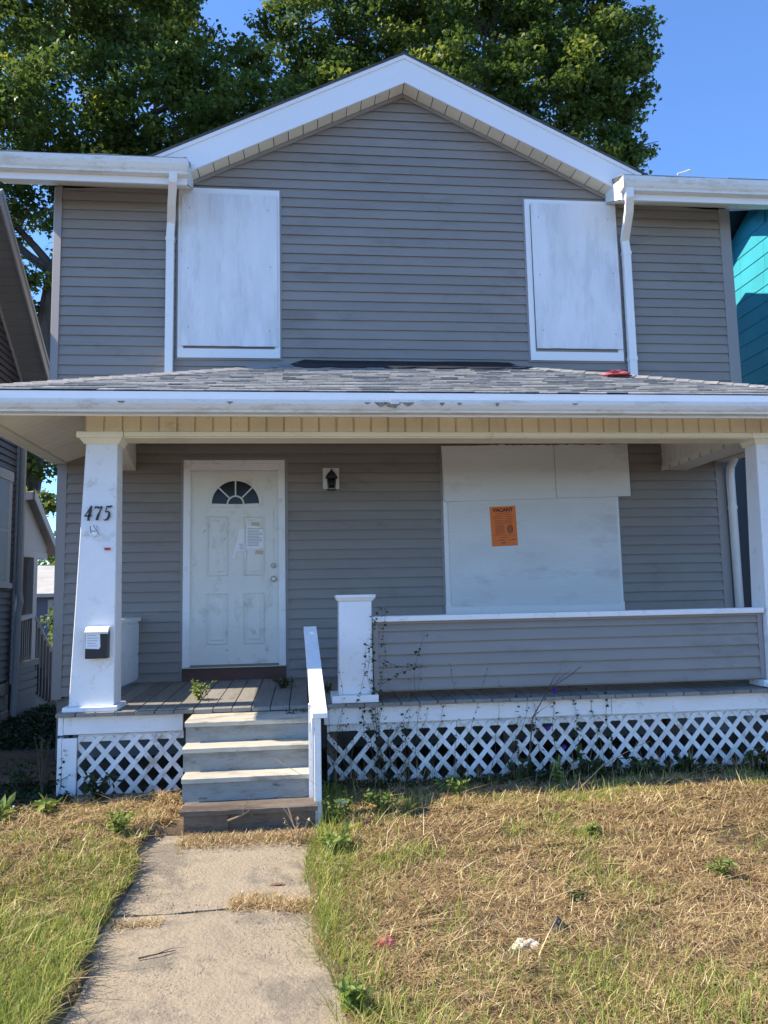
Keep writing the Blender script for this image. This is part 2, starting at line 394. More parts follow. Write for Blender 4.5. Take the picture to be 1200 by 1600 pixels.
win(-.155, .945, WB-.005, WT, -.118, .917, 3.55, 5.285, .0, 'left upper window covered by a white board')
win(3.755, 4.845, WB+.01, WT, 3.825, 4.838, 3.575, 5.305, -.004, 'right upper window covered by a white board')
# big lower window
bm = B(); box(bm, 2.672, 4.70, -.024, 0.0, .60, 2.47)
bw = obj('window', bm, 'corner', H, label='large lower window covered by three white boards')
part('frame_stile', 'whitem', bw, 2.70, 2.76, -.034, -.0245, .712, 2.44)
part('frame_stile', 'whitem', bw, 4.62, 4.685, -.034, -.0245, .712, 2.44)
part('sill', 'whitem', bw, 2.695, 4.69, -.046, -.0245, .615, .7118)
bm = B(); prism(bm, [(2.755,.70),(3.0,.694),(3.5,.70),(4.0,.690),(4.648,.690),(4.655,1.9),(2.748,1.86)], -.052, -.0345)
obj('plywood_board', bm, 'plyh', bw, label='large lower plywood board')
bm = B(); prism(bm, [(2.71,1.833),(3.3,1.845),(3.962,1.862),(3.955,2.463),(3.7,2.459),(3.4,2.465),(3.1,2.452),(2.69,2.45),(2.70,2.2)], -.072, -.054)
obj('plywood_board', bm, 'plyh', bw, label='wide upper plywood board')
bm = B(); prism(bm, [(3.967,1.864),(4.4,1.868),(4.818,1.880),(4.813,2.476),(4.4,2.47),(3.960,2.466)], -.072, -.054)
obj('plywood_board', bm, 'plyh', bw, label='narrow upper plywood board')
bm = B()
pts = [(2.70, 2.452)]; x = 2.72
while x < 4.78: pts.append((x, 2.448+.012*(x-2.7)/2 + R(0, .014))); x += R(.02, .06)
pts += [(4.80, 2.487), (2.70, 2.487)]
prism(bm, pts, -.078, -.0725); obj('torn_edge', bm, 'rust', bw, label='rust brown splintered top edge')

# ---- door
dr = part('door', 'door', H, 0.0, .914, -.018, .012, .155, 2.187, label='scuffed white panelled front door')
for name_, d in (('casing', (-.075, -.004, -.045, -.0005, .135, 2.26)), ('casing', (.918, .985, -.045, -.0005, .135, 2.26)), ('casing', (-.075, .985, -.045, -.0005, 2.2605, 2.30)),
              ('door_stop', (-.004, .0, -.030, .01, .14, 2.19)), ('door_stop', (.914, .918, -.030, .01, .14, 2.19)), ('door_stop', (-.004, .918, -.032, -.0005, 2.190, 2.2602))):
    part(name_, 'white', dr, *d)
for d in ((-.105, -.0752, -.026, -.0005, -.03, 2.33), (.9852, 1.015, -.026, -.0005, -.03, 2.33), (-.0752, .9852, -.026, -.0005, 2.3005, 2.33)):
    part('casing_trim', 'corner', dr, *d)
part('threshold', 'brass', dr, -.075, .985, -.075, -.0005, .125, .1345)
part('sill_board', 'brown', dr, -.0752, .9852, -.055, -.001, -.015, .1248)
# raised panels: frame moulding plus slightly raised field
for x0, x1, z0, z1 in ((.165, .385, 1.07, 1.70), (.545, .765, 1.07, 1.70), (.165, .385, .36, .89), (.545, .765, .36, .89)):
    bm = B()
    for a, b_, c, d in ((x0, x1, z1-.016, z1), (x0, x1, z0, z0+.016), (x0, x0+.016, z0+.016, z1-.016), (x1-.016, x1, z0+.016, z1-.016)):
        box(bm, a, b_, -.0300, -.0182, c, d)
    bmesh.ops.bevel(bm, geom=list(bm.edges), offset=.005, segments=1, affect='EDGES')
    o = obj('door_panel', bm, 'door', dr)
    bm = B(); hexa(bm, [(x0+.035,-.0181,z0+.035),(x1-.035,-.0181,z0+.035),(x1-.035,-.0181,z1-.035),(x0+.035,-.0181,z1-.035)],
                  [(x0+.05,-.0245,z0+.05),(x1-.05,-.0245,z0+.05),(x1-.05,-.0245,z1-.05),(x0+.05,-.0245,z1-.05)])
    obj('door_panel', bm, 'door', dr)
# fan light
cx, cz, ro, ri = .464, 1.83, .25, .085
def arc(r, a0, a1, n=16): return [(cx+r*math.cos(a0+(a1-a0)*k/n), cz+r*math.sin(a0+(a1-a0)*k/n)) for k in range(n+1)]
def ring(r0, r1, a0, a1, y0, y1, n=20):
    bm = B()
    o_, i_ = arc(r1, a0, a1, n), arc(r0, a0, a1, n)
    for k in range(n):
        q = [o_[k], o_[k+1], i_[k+1], i_[k]]
        hexa(bm, [(p[0], y0, p[1]) for p in q], [(p[0], y1, p[1]) for p in q])
    bmesh.ops.remove_doubles(bm, verts=bm.verts, dist=.0001)
    return bm
obj('window_frame', ring(ro, ro+.035, 0, math.pi, -.032, -.0182), 'door', dr)
part('window_frame', 'door', dr, cx-ro-.035, cx+ro+.035, -.032, -.0182, cz-.032, cz-.001)
obj('window_frame', ring(ri-.008, ri+.008, 0, math.pi, -.030, -.0182, 12), 'door', dr)
for k, (a0, a1) in enumerate(((0, .25), (.25, .5), (.5, .75), (.75, 1))):
    A0, A1 = a0*math.pi+.035, a1*math.pi-.035
    bm = B(); pts = arc(ro-.002, A0, A1, 8) + arc(ri+.009, A1, A0, 6)
    prism(bm, pts, -.022, -.0185); obj('pane', bm, 'glass', dr)
bm = B(); prism(bm, arc(ri-.009, 0, math.pi, 10), -.022, -.0185); obj('pane', bm, 'glass', dr)
for a in (.25, .5, .75):
    a *= math.pi; ca, sa = math.cos(a), math.sin(a); w_ = .007; bm = B()
    q = [(cx+ri*ca-w_*sa, cz+ri*sa+w_*ca), (cx+ri*ca+w_*sa, cz+ri*sa-w_*ca), (cx+ro*ca+w_*sa, cz+ro*sa-w_*ca), (cx+ro*ca-w_*sa, cz+ro*sa+w_*ca)]
    prism(bm, q, -.029, -.0186); obj('muntin', bm, 'door', dr)
for z in (1.17, 1.03):
    bm = B(); tube(bm, [(.862, -.0185, z), (.862, -.026, z)], .033, 16); tube(bm, [(.862, -.0262, z), (.862, -.05, z), (.862, -.062, z)], [.016, .022, .014] if z > 1.1 else [.018, .030, .022], 14)
    obj('lock' if z > 1.1 else 'door_knob', bm, 'brass', dr)
for z0 in (1.52, 1.22):   # weather scar along the latch side
    bm = B(); prism(bm, [(.862+R(-.004,.004), z0), (.865, z0), (.868, z0+.24), (.864, z0+.24)], -.0195, -.0183); obj('scratch', bm, 'paperink', dr)

# ------------------------------------------------------------------ porch
P = -1.754
# deck boards run front to back and fall towards the street
x = -.765; w = .152; k = 0
while x < 5.80:
    bm = B(); x1 = x+w-.007; e = R(-.006, .006); dz = R(-.003, .002)
    def dzz(y): return .0246*y + dz
    hexa(bm, [(x, -1.842+e, dzz(-1.84)-.032), (x1, -1.842+e, dzz(-1.84)-.032), (x1, -1.842+e, dzz(-1.84)), (x, -1.842+e, dzz(-1.84))],
             [(x, -.03, dzz(0)-.032), (x1, -.03, dzz(0)-.032), (x1, -.03, dzz(0)), (x, -.03, dzz(0))])
    if k == 0: dk = obj('deck', (lambda b: (box(b, -.72, 5.78, -1.70, -.04, -.23, -.09), b)[1])(B()), 'oldwood', H)
    obj('deck_board', bm, 'deck', dk, bevel=.003); x += w; k += 1
# band boards
def band(x0, x1, dz=0): return part('band_board', 'white', H, x0, x1, P-.022, P+.006, -.219+dz, -.082+dz, bevel=.003)
band(-.722, .205); band(1.335, 3.778, .002); band(3.782, 5.77)
part('band_board', 'white', H, -.765, -.727, P-.016, P+.01, -.222, -.084)
part('porch_leg', 'white', H, -.765, -.733, P-.018, P+.06, -.82, -.246)
part('porch_leg', 'white', H, -.728, -.615, P-.026, P-.002, -.82, -.246, bevel=.003)
part('porch_leg', 'oldwood', H, -.76, -.70, P+.062, P+.16, -.82, -.24)
# lattice
def lattice(x0, x1, z0, z1, lab, skip=()):
    root = part('lattice_panel', 'latt', H, x0, x1, P+.012, P+.030, z1-.045, z1+.01, label=lab)
    part('lattice_rail', 'latt', root, x0, x1, P+.012, P+.030, z0-.03, z0+.03)
    al = math.radians(49); dx = (z1-z0)/math.tan(al); hw = .0185/math.sin(al)
    k = 0
    for lay, s in ((0, 1), (1, -1)):
        c = x0 - dx - .12 + (.04 if lay else 0)
        while c < x1 + .1:
            a, b_ = (c, c+dx) if s > 0 else (c+dx, c)
            q = [(a-hw, z0), (a+hw, z0), (b_+hw, z1), (b_-hw, z1)]
            q = clip(q, x0, x1, z0, z1)
            zlo = z0
            k += 1
            if q and any(abs(c-sx) < .09 and s == ss for sx, ss in skip):     # broken slat: upper or lower half missing
                q = clip(q, x0, x1, z0, z0+(z1-z0)*R(.35, .6)) if R(0,1) < .5 else []
            if len(q) > 2:
                bm = B(); yy0 = P-.006+.0075*lay + R(-.0006, .0006); prism(bm, q, yy0, yy0+.0068)
                obj('lattice_slat', bm, 'latt', root)
            c += .150
lattice(-.612, .205, -.735, -.236, 'short lattice panel left of the steps')
lattice(1.36, 5.76, -.735, -.232, 'long lattice panel right of the steps', skip=((1.12, 1), (1.42, -1)))
part('porch_leg', 'oldwood', H, 1.36, 1.44, P+.05, P+.13, -.82, -.23)
for x in (2.9, 4.4): part('porch_leg', 'oldwood', H, x, x+.1, P+.25, P+.35, -.82, -.23)

# steps
st = thing('steps_tmp', '', '')
bpy.data.objects.remove(st)
bm = B(); box(bm, .70, .74, -2.35, -1.80, -.80, -.30); stp = obj('steps', bm, 'oldwood', H, label='worn grey wooden front steps')
T = [(-.084, -2.235, .288, 1.222, 'tread'), (-.241, -2.415, .298, 1.226, 'tread'), (-.414, -2.59, .320, 1.228, 'tread'), (-.582, -2.79, .345, 1.262, 'oldwood')]
back = -1.78
for i, (z, yf, x0, x1, mm) in enumerate(T):
    bk = back if i == 0 else T[i-1][1]+.03
    bm = B()
    n = 12                                   # worn, uneven nosing
    top, bot = [], []
    for s in range(n+1):
        xx = x0+(x1-x0)*s/n; yy = yf + R(-.004, .006); zz = z + R(-.002, .001)
        top.append([bm.verts.new((xx, yy, zz-.008)), bm.verts.new((xx, yy+.012, zz)), bm.verts.new((xx, bk, z)), bm.verts.new((xx, bk, z-.038)), bm.verts.new((xx, yy+.002, z-.038))])
    for a, b_ in zip(top, top[1:]):
        for q in range(5): bm.faces.new((a[q], a[(q+1)%5], b_[(q+1)%5], b_[q]))
    bm.faces.new(top[0][::-1]); bm.faces.new(top[-1]); bmesh.ops.recalc_face_normals(bm, faces=bm.faces)
    obj('tread', bm, mm, stp)
    zb = (T[i+1][0] if i < 3 else -.82)
    if i < 3: part('riser', 'step', stp, x0+.004, x1-.004, yf+.026, yf+.046, zb-.002+.003, z-.0385)
    else:
        part('riser', 'oldwood', stp, x0+.02, .66, yf+.03, yf+.07, -.84, z-.0385)
        part('riser', 'oldwood', stp, .64, x1-.02, yf+.05, yf+.09, -.84, z-.0385)
for x in (.36, 1.17): 
    bm = B(); prism(bm, [(-1.79,-.13),(-2.19,-.13),(-2.19,-.29),(-2.37,-.29),(-2.37,-.46),(-2.54,-.46),(-2.54,-.63),(-2.70,-.63),(-2.70,-.83),(-1.79,-.83)], x, x+.035, 'x'); obj('stringer', bm, 'oldwood', stp)
# hand rail
rl = part('handrail', 'railw', H, 1.222, 1.262, -1.86, -1.80, -.10, .545, label='flaking white wooden handrail beside the steps')
part('rail_post', 'railw', rl, 1.243, 1.292, -2.70, -2.62, -.82, .028, bevel=.003)
part('rail_post', 'railw', rl, 1.205, 1.240, -2.60, -2.52, -.72, .06)
bm = B(); hexa(bm, [(1.232, -2.76, -.015), (1.338, -2.76, -.015), (1.338, -2.76, .022), (1.232, -2.76, .022)],
              [(1.176, -1.76, .545), (1.280, -1.76, .545), (1.280, -1.76, .585), (1.176, -1.76, .585)])
obj('rail_board', bm, 'railw', rl, bevel=.003)
bm = B(); hexa(bm, [(1.228, -2.70, -.12), (1.243, -2.70, -.12), (1.243, -2.70, -.02), (1.228, -2.70, -.02)],
              [(1.186, -1.80, .42), (1.20, -1.80, .42), (1.20, -1.80, .54), (1.186, -1.80, .54)])
obj('rail_board', bm, 'railw', rl)

# columns
def column(xb0, xb1, xt0, xt1, zb, zt, lab, cap=(0, 0)):
    bm = B(); yb, yt = P-.012, P+.018; db, dt = .25, .185
    hexa(bm, [(xb0, yb, zb), (xb1, yb, zb), (xb1, yb+db, zb), (xb0, yb+db, zb)], [(xt0, yt, zt), (xt1, yt, zt), (xt1, yt+dt, zt), (xt0, yt+dt, zt)])
    c = obj('porch_column', bm, 'white', H, label=lab, bevel=.006)
    part('plinth', 'white', c, xb0-.037, xb1+.037, yb-.045, yb+db+.03, zb-.040, zb-.0005, bevel=.006)
    bm = B(); m_ = .045
    hexa(bm, [(xt0-.012, yt-.012, zt-.045), (xt1+.012, yt-.012, zt-.045), (xt1+.012, yt+dt+.012, zt-.045), (xt0-.012, yt+dt+.012, zt-.045)],
             [(xt0-m_, yt-m_, zt), (xt1+m_, yt-m_, zt), (xt1+m_, yt+dt+.0, zt), (xt0-m_, yt+dt+.0, zt)])
    obj('capital', bm, 'cream', c)
    part('capital', 'cream', c, xt0-.065, xt1+.058, yt-.062, yt+dt, zt+.0005, zt+.052, bevel=.004)
    return c
cL = column(-.690, -.340, -.608, -.356, -.003, 2.172, 'tapered white left porch column with house number')
cR = column(5.245, 5.60, 5.292, 5.55, -.003, 2.172, 'tapered white right porch column')
# house number, italic
def stroke(bm, pts, ws, y0, y1):
    n = len(pts)
    L_, R_ = [], []
    for i in range(n):
        a = Vector(pts[max(0, i-1)]); b = Vector(pts[min(n-1, i+1)]); d = (b-a).normalized(); nn = Vector((-d.y, d.x))
        p = Vector(pts[i]); L_.append(p+nn*ws[i]/2); R_.append(p-nn*ws[i]/2)
    for i in range(n-1):
        q = [L_[i], L_[i+1], R_[i+1], R_[i]]
        hexa(bm, [(v.x, y0, v.y) for v in q], [(v.x, y1, v.y) for v in q])
digits = {'4': [([(.62,1.0),(.40,.72),(.10,.36),(.0,.30)], [.05,.06,.05,.04]), ([(-.02,.31),(.3,.30),(.62,.33),(.78,.36)], [.05,.09,.07,.03]), ([(.64,1.02),(.55,.62),(.46,.25),(.42,.0)], [.08,.15,.14,.10]), ([(.30,.0),(.56,.0)], [.04,.04])],
          '7': [([(.05,.80),(.10,.93),(.3,.92),(.55,.88),(.80,.96)], [.03,.10,.12,.10,.06]), ([(.80,.97),(.60,.62),(.42,.30),(.34,.0)], [.04,.08,.14,.15])],
          '5': [([(.30,.96),(.5,.94),(.72,.96),(.86,1.03)], [.08,.12,.10,.04]), ([(.31,.98),(.22,.56)], [.05,.05]), ([(.22,.55),(.42,.63),(.60,.52),(.62,.30),(.46,.08),(.2,.0),(.06,.06)], [.05,.08,.12,.15,.12,.07,.05])]}
for i, ch in enumerate('475'):
    bm = B(); hgt = .118; x0 = -.603 + i*.074
    for pts, ws in digits[ch]:
        stroke(bm, [(x0 + p[0]*.078 + .16*p[1]*hgt*.35, 1.488 + i*.0 + p[1]*hgt) for p in pts], [w_*.132 for w_ in ws], P-.014, P-.004)
    obj('house_number', bm, 'black', cL, label='black italic numeral ' + ch)
# the remains of a torn sticker and a red tag
bm = B(); prism(bm, [(-.560,1.362),(-.552,1.44),(-.530,1.452),(-.520,1.43),(-.500,1.448),(-.492,1.40),(-.480,1.362),(-.505,1.368),(-.515,1.355),(-.535,1.366)], P-.008, P-.0055); obj('torn_sticker', bm, 'paper', cL)
bm = B()
for pts in ([(-.553,1.44),(-.546,1.38)], [(-.53,1.447),(-.505,1.405),(-.498,1.442)], [(-.546,1.40),(-.51,1.398)], [(-.503,1.41),(-.487,1.37)]):
    stroke(bm, pts, [.006]*len(pts), P-.010, P-.0082)
obj('torn_sticker', bm, 'paperink', cL)
part('red_tag', 'red', cL, -.437, -.389, P-.012, P-.006, 1.242, 1.262)

# middle post
bm = B(); hexa(bm, [(1.462, P-.006, .018), (1.742, P-.006, .018), (1.742, P+.26, .018), (1.462, P+.26, .018)], [(1.472, P, .785), (1.745, P, .785), (1.745, P+.255, .785), (1.472, P+.255, .785)])
mp_ = obj('railing_post', bm, 'white', H, label='short square white post at the head of the steps', bevel=.004)
part('plinth', 'white', mp_, 1.402, 1.785, P-.065, P+.30, -.044, .0175, bevel=.004)
bm = B(); hexa(bm, [(1.466, P-.006, .7855), (1.752, P-.006, .7855), (1.752, P+.262, .7855), (1.466, P+.262, .7855)], [(1.447, P-.022, .812), (1.776, P-.022, .812), (1.776, P+.275, .812), (1.447, P+.275, .812)]); obj('capital', bm, 'white', mp_)
part('capital', 'white', mp_, 1.444, 1.779, P-.026, P+.28, .8125, .838, bevel=.004)
# knee wall
kw = part('railing_wall', 'corner', H, 1.787, 5.24, -1.672, -1.58, .022, .605, label='low sided railing wall along the porch')
siding(kw, 1.80, 5.20, .034, .585, .0985, y=-1.6725)
part('corner_trim', 'corner', kw, 5.20, 5.242, -1.70, -1.6725, .03, .60)
part('corner_trim', 'corner', kw, 1.76, 1.80, -1.70, -1.6725, .03, .60)
part('cap_board', 'white', kw, 1.750, 5.245, -1.745, -1.54, .606, .652, bevel=.004)
part('trim', 'corner', kw, 1.80, 5.20, -1.695, -1.6725, .585, .6055)
part('knee_foot', 'white', kw, 5.19, 5.30, -1.75, -1.60, -.035, .02)
# side panel between left column and wall
sp = part('railing_wall', 'white', H, -.575, -.525, -1.40, -.02, .03, .62, label='white side railing panel by the left column')
part('cap_board', 'white', sp, -.605, -.495, -1.41, -.02, .621, .66, bevel=.003)
for y0 in (-1.38, -.70): part('panel', 'white', sp, -.5248, -.513, y0, y0+.66, .30, .60)
part('panel', 'white', sp, -.5248, -.513, -1.38, -.04, .05, .28)

# beam, frieze, trims
bmn = part('porch_beam', 'cream', H, -.615, 5.56, P+.012, P+.22, 2.195, 2.44)
x = -.612; k = 0
while x < 5.55:
    x1 = min(x+.1465, 5.56)
    bm = B(); box(bm, x+.012, x1, P-.008, P+.0118, 2.228, 2.43); obj('frieze_panel', bm, 'cream', bmn, bevel=.0035)
    bm = B(); tube(bm, [(x+.006, P+.004, 2.228), (x+.006, P+.004, 2.43)], .0045, 6); obj('frieze_rib', bm, 'cream', bmn)
    x += .1485; k += 1
part('beam_trim', 'cream', bmn, -.295, 5.232, P-.034, P+.0115, 2.184, 2.2245, bevel=.003)
part('beam_trim', 'cream', bmn, -.295, 5.232, P-.012, P+.22, 2.176, 2.1835)
# side beams
bm = B(); hexa(bm, [(-.605, -1.53, 2.195), (-.362, -1.53, 2.195), (-.362, -1.53, 2.493), (-.605, -1.53, 2.493)], [(-.80, -.001, 2.195), (-.575, -.001, 2.195), (-.575, -.001, 2.493), (-.80, -.001, 2.493)])
sb1 = obj('side_beam', bm, 'soffit', H)
sb = part('side_beam', 'soffit', H, 5.245, 5.50, -1.53, -.001, 2.21, 2.493)
y = -1.52
while y < -.1:
    part('side_panel', 'soffit', sb, 5.236, 5.2448, y, y+.112, 2.235, 2.49); y += .118
part('beam_trim', 'soffit', sb, 5.222, 5.2445, -1.53, -.003, 2.175, 2.234)
part('beam_trim', 'soffit', sb, 5.2447, 5.52, -1.53, -.003, 2.18, 2.2095)
for i in range(6):   # cup hooks
    y = -1.35+i*.22; bm = B(); tube(bm, [(5.215, y, 2.20), (5.20, y, 2.195), (5.195, y, 2.175), (5.205, y, 2.165), (5.212, y, 2.172)], .003, 5); obj('hook', bm, 'black', sb)
# ceiling
cl = part('porch_ceiling', 'soffit', H, -.82, 5.75, P+.225, -.001, 2.515, 2.535)
x = -.80; protoc = None
while x < 5.24:
    if protoc is None:
        bm = B(); box(bm, 0, .114, P+.225, -.002, 2.497, 2.514); bmesh.ops.bevel(bm, geom=list(bm.edges), offset=.004, segments=1, affect='EDGES'); protoc = obj('ceiling_plank', bm, 'soffit', cl); protoc.location.x = x
    else:
        o = protoc.copy(); C.objects.link(o); o.location.x = x
    x += .122
# ---- porch roof
EX0, EX1, EY, EZ = -1.40, 6.0, -2.22, 2.455
TX0, TX1, TZ = 1.237, 3.467, 3.37
k_f = (TZ-EZ)/(-EY); k_l = (TZ-EZ)/(TX0-EX0); k_r = (TZ-EZ)/(EX1-TX1)
bm = B()
e = [bm.verts.new(p) for p in ((EX0, EY, EZ-.015), (EX1, EY, EZ-.015), (EX1, -.002, EZ-.015), (EX0, -.002, EZ-.015), (TX0, -.002, TZ-.015), (TX1, -.002, TZ-.015))]
e2 = [bm.verts.new((v.co.x, v.co.y, v.co.z-.035)) for v in e]
for s, q in ((e, 1), (e2, -1)):
    for f in ((0, 1, 5, 4), (0, 4, 3), (1, 2, 5)): bm.faces.new([s[i] for i in (f if q > 0 else f[::-1])])
for a, b_ in ((0, 1), (1, 2), (2, 5), (5, 4), (4, 3), (3, 0)): bm.faces.new((e[a], e2[a], e2[b_], e[b_]))
bmesh.ops.recalc_face_normals(bm, faces=bm.faces)
pr = obj('porch_roof', bm, 'shdark', H, label='low hipped porch roof with weathered grey shingles')
sl_len = math.hypot(EY, TZ-EZ); expo = .118; nrow = int(sl_len/expo)+1; shs = []
for r_i in range(nrow):
    s0 = r_i*expo; s1 = s0+expo*1.12
    def pt(x, s, up): 
        t = s/sl_len; return (x, EY*(1-t)+ (0)*t, EZ + (TZ-EZ)*t + up)
    t = s0/sl_len; xa = EX0+(TX0-EX0)*t; xb = EX1+(TX1-EX1)*t
    x = xa + R(-.1, 0)*0 ; first = True
    while x < xb - .02:
        wd = R(.09, .30); x1 = min(x+wd, xb)
        dxa = (TX0-EX0)/sl_len*(s1-s0)
        up0 = R(.009, .017); drop = R(-.006, .006)
        a0, a1 = x+.002, x1-.002
        b0 = max(a0, xa+dxa) if a0 < xa+dxa else a0; b1 = min(a1, xb-(EX1-TX1)/sl_len*(s1-s0)) if a1 > xb-dxa else a1
        if b1 > b0+.01 and a1 > a0+.02: shs.append((a0, a1, b0, b1, s0-.012+drop, min(s1, sl_len-.005), up0))
        x = x1
def shingle_bm(bm, a0, a1, b0, b1, s0, s1, up0):
    def Q(x, s, up): t = s/sl_len; return (x, EY*(1-t), EZ+(TZ-EZ)*t+up)
    hexa(bm, [Q(a0, s0, up0-.008), Q(a1, s0, up0-.008), Q(a1, s0, up0), Q(a0, s0, up0)], [Q(b0, s1, -.006), Q(b1, s1, -.006), Q(b1, s1, .002), Q(b0, s1, .002)])
random.shuffle(shs) if False else None
for i, s in enumerate(shs[:300]):
    bm = B(); shingle_bm(bm, *s); obj('shingle', bm, 'shingle', pr)
bm = B()
def val_shade(): return 0
for s in shs[300:]: shingle_bm(bm, *s)
# side slopes: courses as joined geometry
for side in (0, 1):
    L0 = (TX0-EX0) if side == 0 else (EX1-TX1); sl2 = math.hypot(L0, TZ-EZ); n2 = int(sl2/expo)+1
    for r_i in range(n2):
        s0 = r_i*expo; t0 = s0/sl2; t1 = min(1, (s0+expo*1.1)/sl2); y = EY*(1-t0)
        while y < -.02:
            y1 = min(-.003, y+R(.15, .34)); up = R(.009, .016)
            X = (lambda t: EX0+L0*t) if side == 0 else (lambda t: EX1-L0*t)
            ya = max(y, EY*(1-t0)); yb2 = max(ya, EY*(1-t1))
            if y1-yb2 > .01:
                hexa(bm, [(X(t0), ya, EZ+(TZ-EZ)*t0+up-.008), (X(t0), y1-.004, EZ+(TZ-EZ)*t0+up-.008), (X(t0), y1-.004, EZ+(TZ-EZ)*t0+up), (X(t0), ya, EZ+(TZ-EZ)*t0+up)],
                         [(X(t1), yb2, EZ+(TZ-EZ)*t1-.006), (X(t1), y1-.004, EZ+(TZ-EZ)*t1-.006), (X(t1), y1-.004, EZ+(TZ-EZ)*t1+.002), (X(t1), yb2, EZ+(TZ-EZ)*t1+.002)])
            y = y1
stuff(obj('shingles', bm, 'shingle', pr))
# hip caps
for (a, b_) in (((EX0, EY, EZ), (TX0, -.01, TZ)), ((EX1, EY, EZ), (TX1, -.01, TZ))):
    A, D = Vector(a), Vector(b_)-Vector(a); n = 26; dn = D.normalized(); sd = dn.cross(Vector((0,0,1))).normalized()
    for i in range(n):
        p0 = A+D*(i/n)-dn*.02; p1 = A+D*((i+1)/n)+dn*.01; u0, u1 = .024+R(0, .004), .018
        bm = B()
        hexa(bm, [p0-sd*.11+Vector((0,0,u0-.05)), p0+Vector((0,0,u0)), p0+sd*.11+Vector((0,0,u0-.05)), p0+Vector((0,0,u0-.012))],
                 [p1-sd*.11+Vector((0,0,u1-.05)), p1+Vector((0,0,u1)), p1+sd*.11+Vector((0,0,u1-.05)), p1+Vector((0,0,u1-.012))])
        obj('hip_shingle', bm, 'shingle', pr)
# black membrane where the roof meets the wall
bm = B(); A, Bv = [], []
n = 44; x0, x1 = .86, 3.92
rows_ = []
for i in range(n+1):
    x = x0+(x1-x0)*i/n; edge = -.40 + .05*math.sin(i*.9) + R(-.02, .02)
    if x < TX0: edge *= max(.35, 1-(TX0-x)/.5)
    if x > TX1: edge *= max(.35, 1-(x-TX1)/.5)
    def RZ(x, y):
        return min(EZ+(y-EY)*k_f, EZ+(x-EX0)*k_l, EZ+(EX1-x)*k_r)
    row = []
    for j in range(7):
        y = edge*(1-j/6) - .03*(j/6) ; z = RZ(x, y)+.026+.012*max(0, mnoise.noise(Vector((x*3, y*6, 0))))
        if j == 6: z += .03
        row.append(bm.verts.new((x, y, z)))
    rows_.append(row)
for a, b_ in zip(rows_, rows_[1:]):
    for j in range(6): bm.faces.new((a[j], b_[j], b_[j+1], a[j+1]))
r = bmesh.ops.extrude_face_region(bm, geom=list(bm.faces))
for v in [q for q in r['geom'] if isinstance(q, bmesh.types.BMVert)]: v.co.z -= .012
bmesh.ops.recalc_face_normals(bm, faces=bm.faces)
obj('roof_membrane', bm, 'blackl', pr, label='black membrane strip along the wall')
# fascia and gutter
part('fascia', 'fascia', H, EX0, 2.02, EY+.035, EY+.055, 2.262, 2.432)
part('fascia', 'fascia', H, 2.0205, EX1, EY+.033, EY+.055, 2.262, 2.436)
def kgutter(x0, x1, y, z0, z1, parent, d=.105, mname='gutter'):
    """open K-style gutter: back at y, front lip at y-d"""
    h = z1-z0
    out = [(y, z1+.01), (y, z0), (y-d*.62, z0), (y-d*.66, z0+h*.16), (y-d*.80, z0+h*.30), (y-d*.97, z0+h*.62), (y-d, z0+h*.80), (y-d, z1), (y-d*.88, z1)]
    inn = [(y-d*.88, z1-.006), (y-d+.008, z1-.006), (y-d+.008, z0+h*.8), (y-d*.9, z0+h*.6), (y-d*.72, z0+h*.3), (y-d*.6, z0+.008), (y-.004, z0+.008), (y-.004, z1+.01)]
    bm = B(); prism(bm, out+inn, x0, x1, 'x')
    g_ = obj('gutter', bm, mname, parent)
    return g_
g1 = kgutter(EX0-.02, 1.92, EY+.034, 2.278, 2.372, H); g2 = kgutter(1.915, EX1+.02, EY+.032, 2.281, 2.376, H)
for x in (1.88,): part('gutter_joint', 'gutter', g1, x, x+.07, EY-.0755, EY-.0715, 2.34, 2.377)
part('leaf_stain', 'soil', g1, 1.83, 2.06, EY-.0775, EY-.076, 2.352, 2.368) if False else None
part('drip_edge', 'fascia', H, EX0-.006, EX1+.006, EY-.010, EY-.002, 2.383, 2.447)
for x, w_, hh in ((1.80,.10,.040),(1.90,.14,.055),(2.02,.10,.035),(1.70,.05,.02),(2.30,.05,.03),(2.44,.04,.022),(.62,.05,.02),(2.75,.03,.035),(-.2,.06,.02),(3.4,.05,.018)):
    yf_ = EY+.034-.105*.985; pts = []
    for k in range(9): pts.append((x+w_*(k/8-.5)*1.0+R(-.004,.004), 2.352-hh*math.sin(math.pi*k/8)*R(.6,1)))
    bm = B(); top_ = [(x+w_/2, 2.353), (x-w_/2, 2.353)]; prism(bm, pts+top_, yf_-.0042, yf_-.0022)
    obj('rust_stain', bm, 'stain', g1)
# side eaves soffits, sloping with the rafters
def sof(x0, x1, inward, lab):
    # x0 outer edge, x1 inner edge
    root = None; y = EY+.058; i = 0
    while y < -.01:
        y1 = min(y+.118, -.006); zo = 2.285; full = abs(x1-x0)
        wd_ = min(full, max(.03, (EZ-.075+(y+.05-EY)*k_f-2.285)/.40)) if y < P+.08 else full
        xi_ = x0+(x1-x0)/full*wd_; zi = 2.285+wd_*.40; x1_ = x1; x1 = xi_
        bm = B(); hexa(bm, [(x0, y+.003, zo), (x1, y+.003, zi), (x1, y1-.003, zi), (x0, y1-.003, zo)], [(x0, y+.003, zo+.014), (x1, y+.003, zi+.014), (x1, y1-.003, zi+.014), (x0, y1-.003, zo+.014)])
        o = obj('soffit_plank' if root else 'porch_soffit', bm, 'soffit', root or H, lab if not root else None)
        root = root or o
        y = y1; x1 = x1_
    return root
sL = sof(-1.275, -.62, 1, 'sloping soffit under the left porch eave'); sR = sof(5.875, 5.30, 1, 'sloping soffit under the right porch eave')
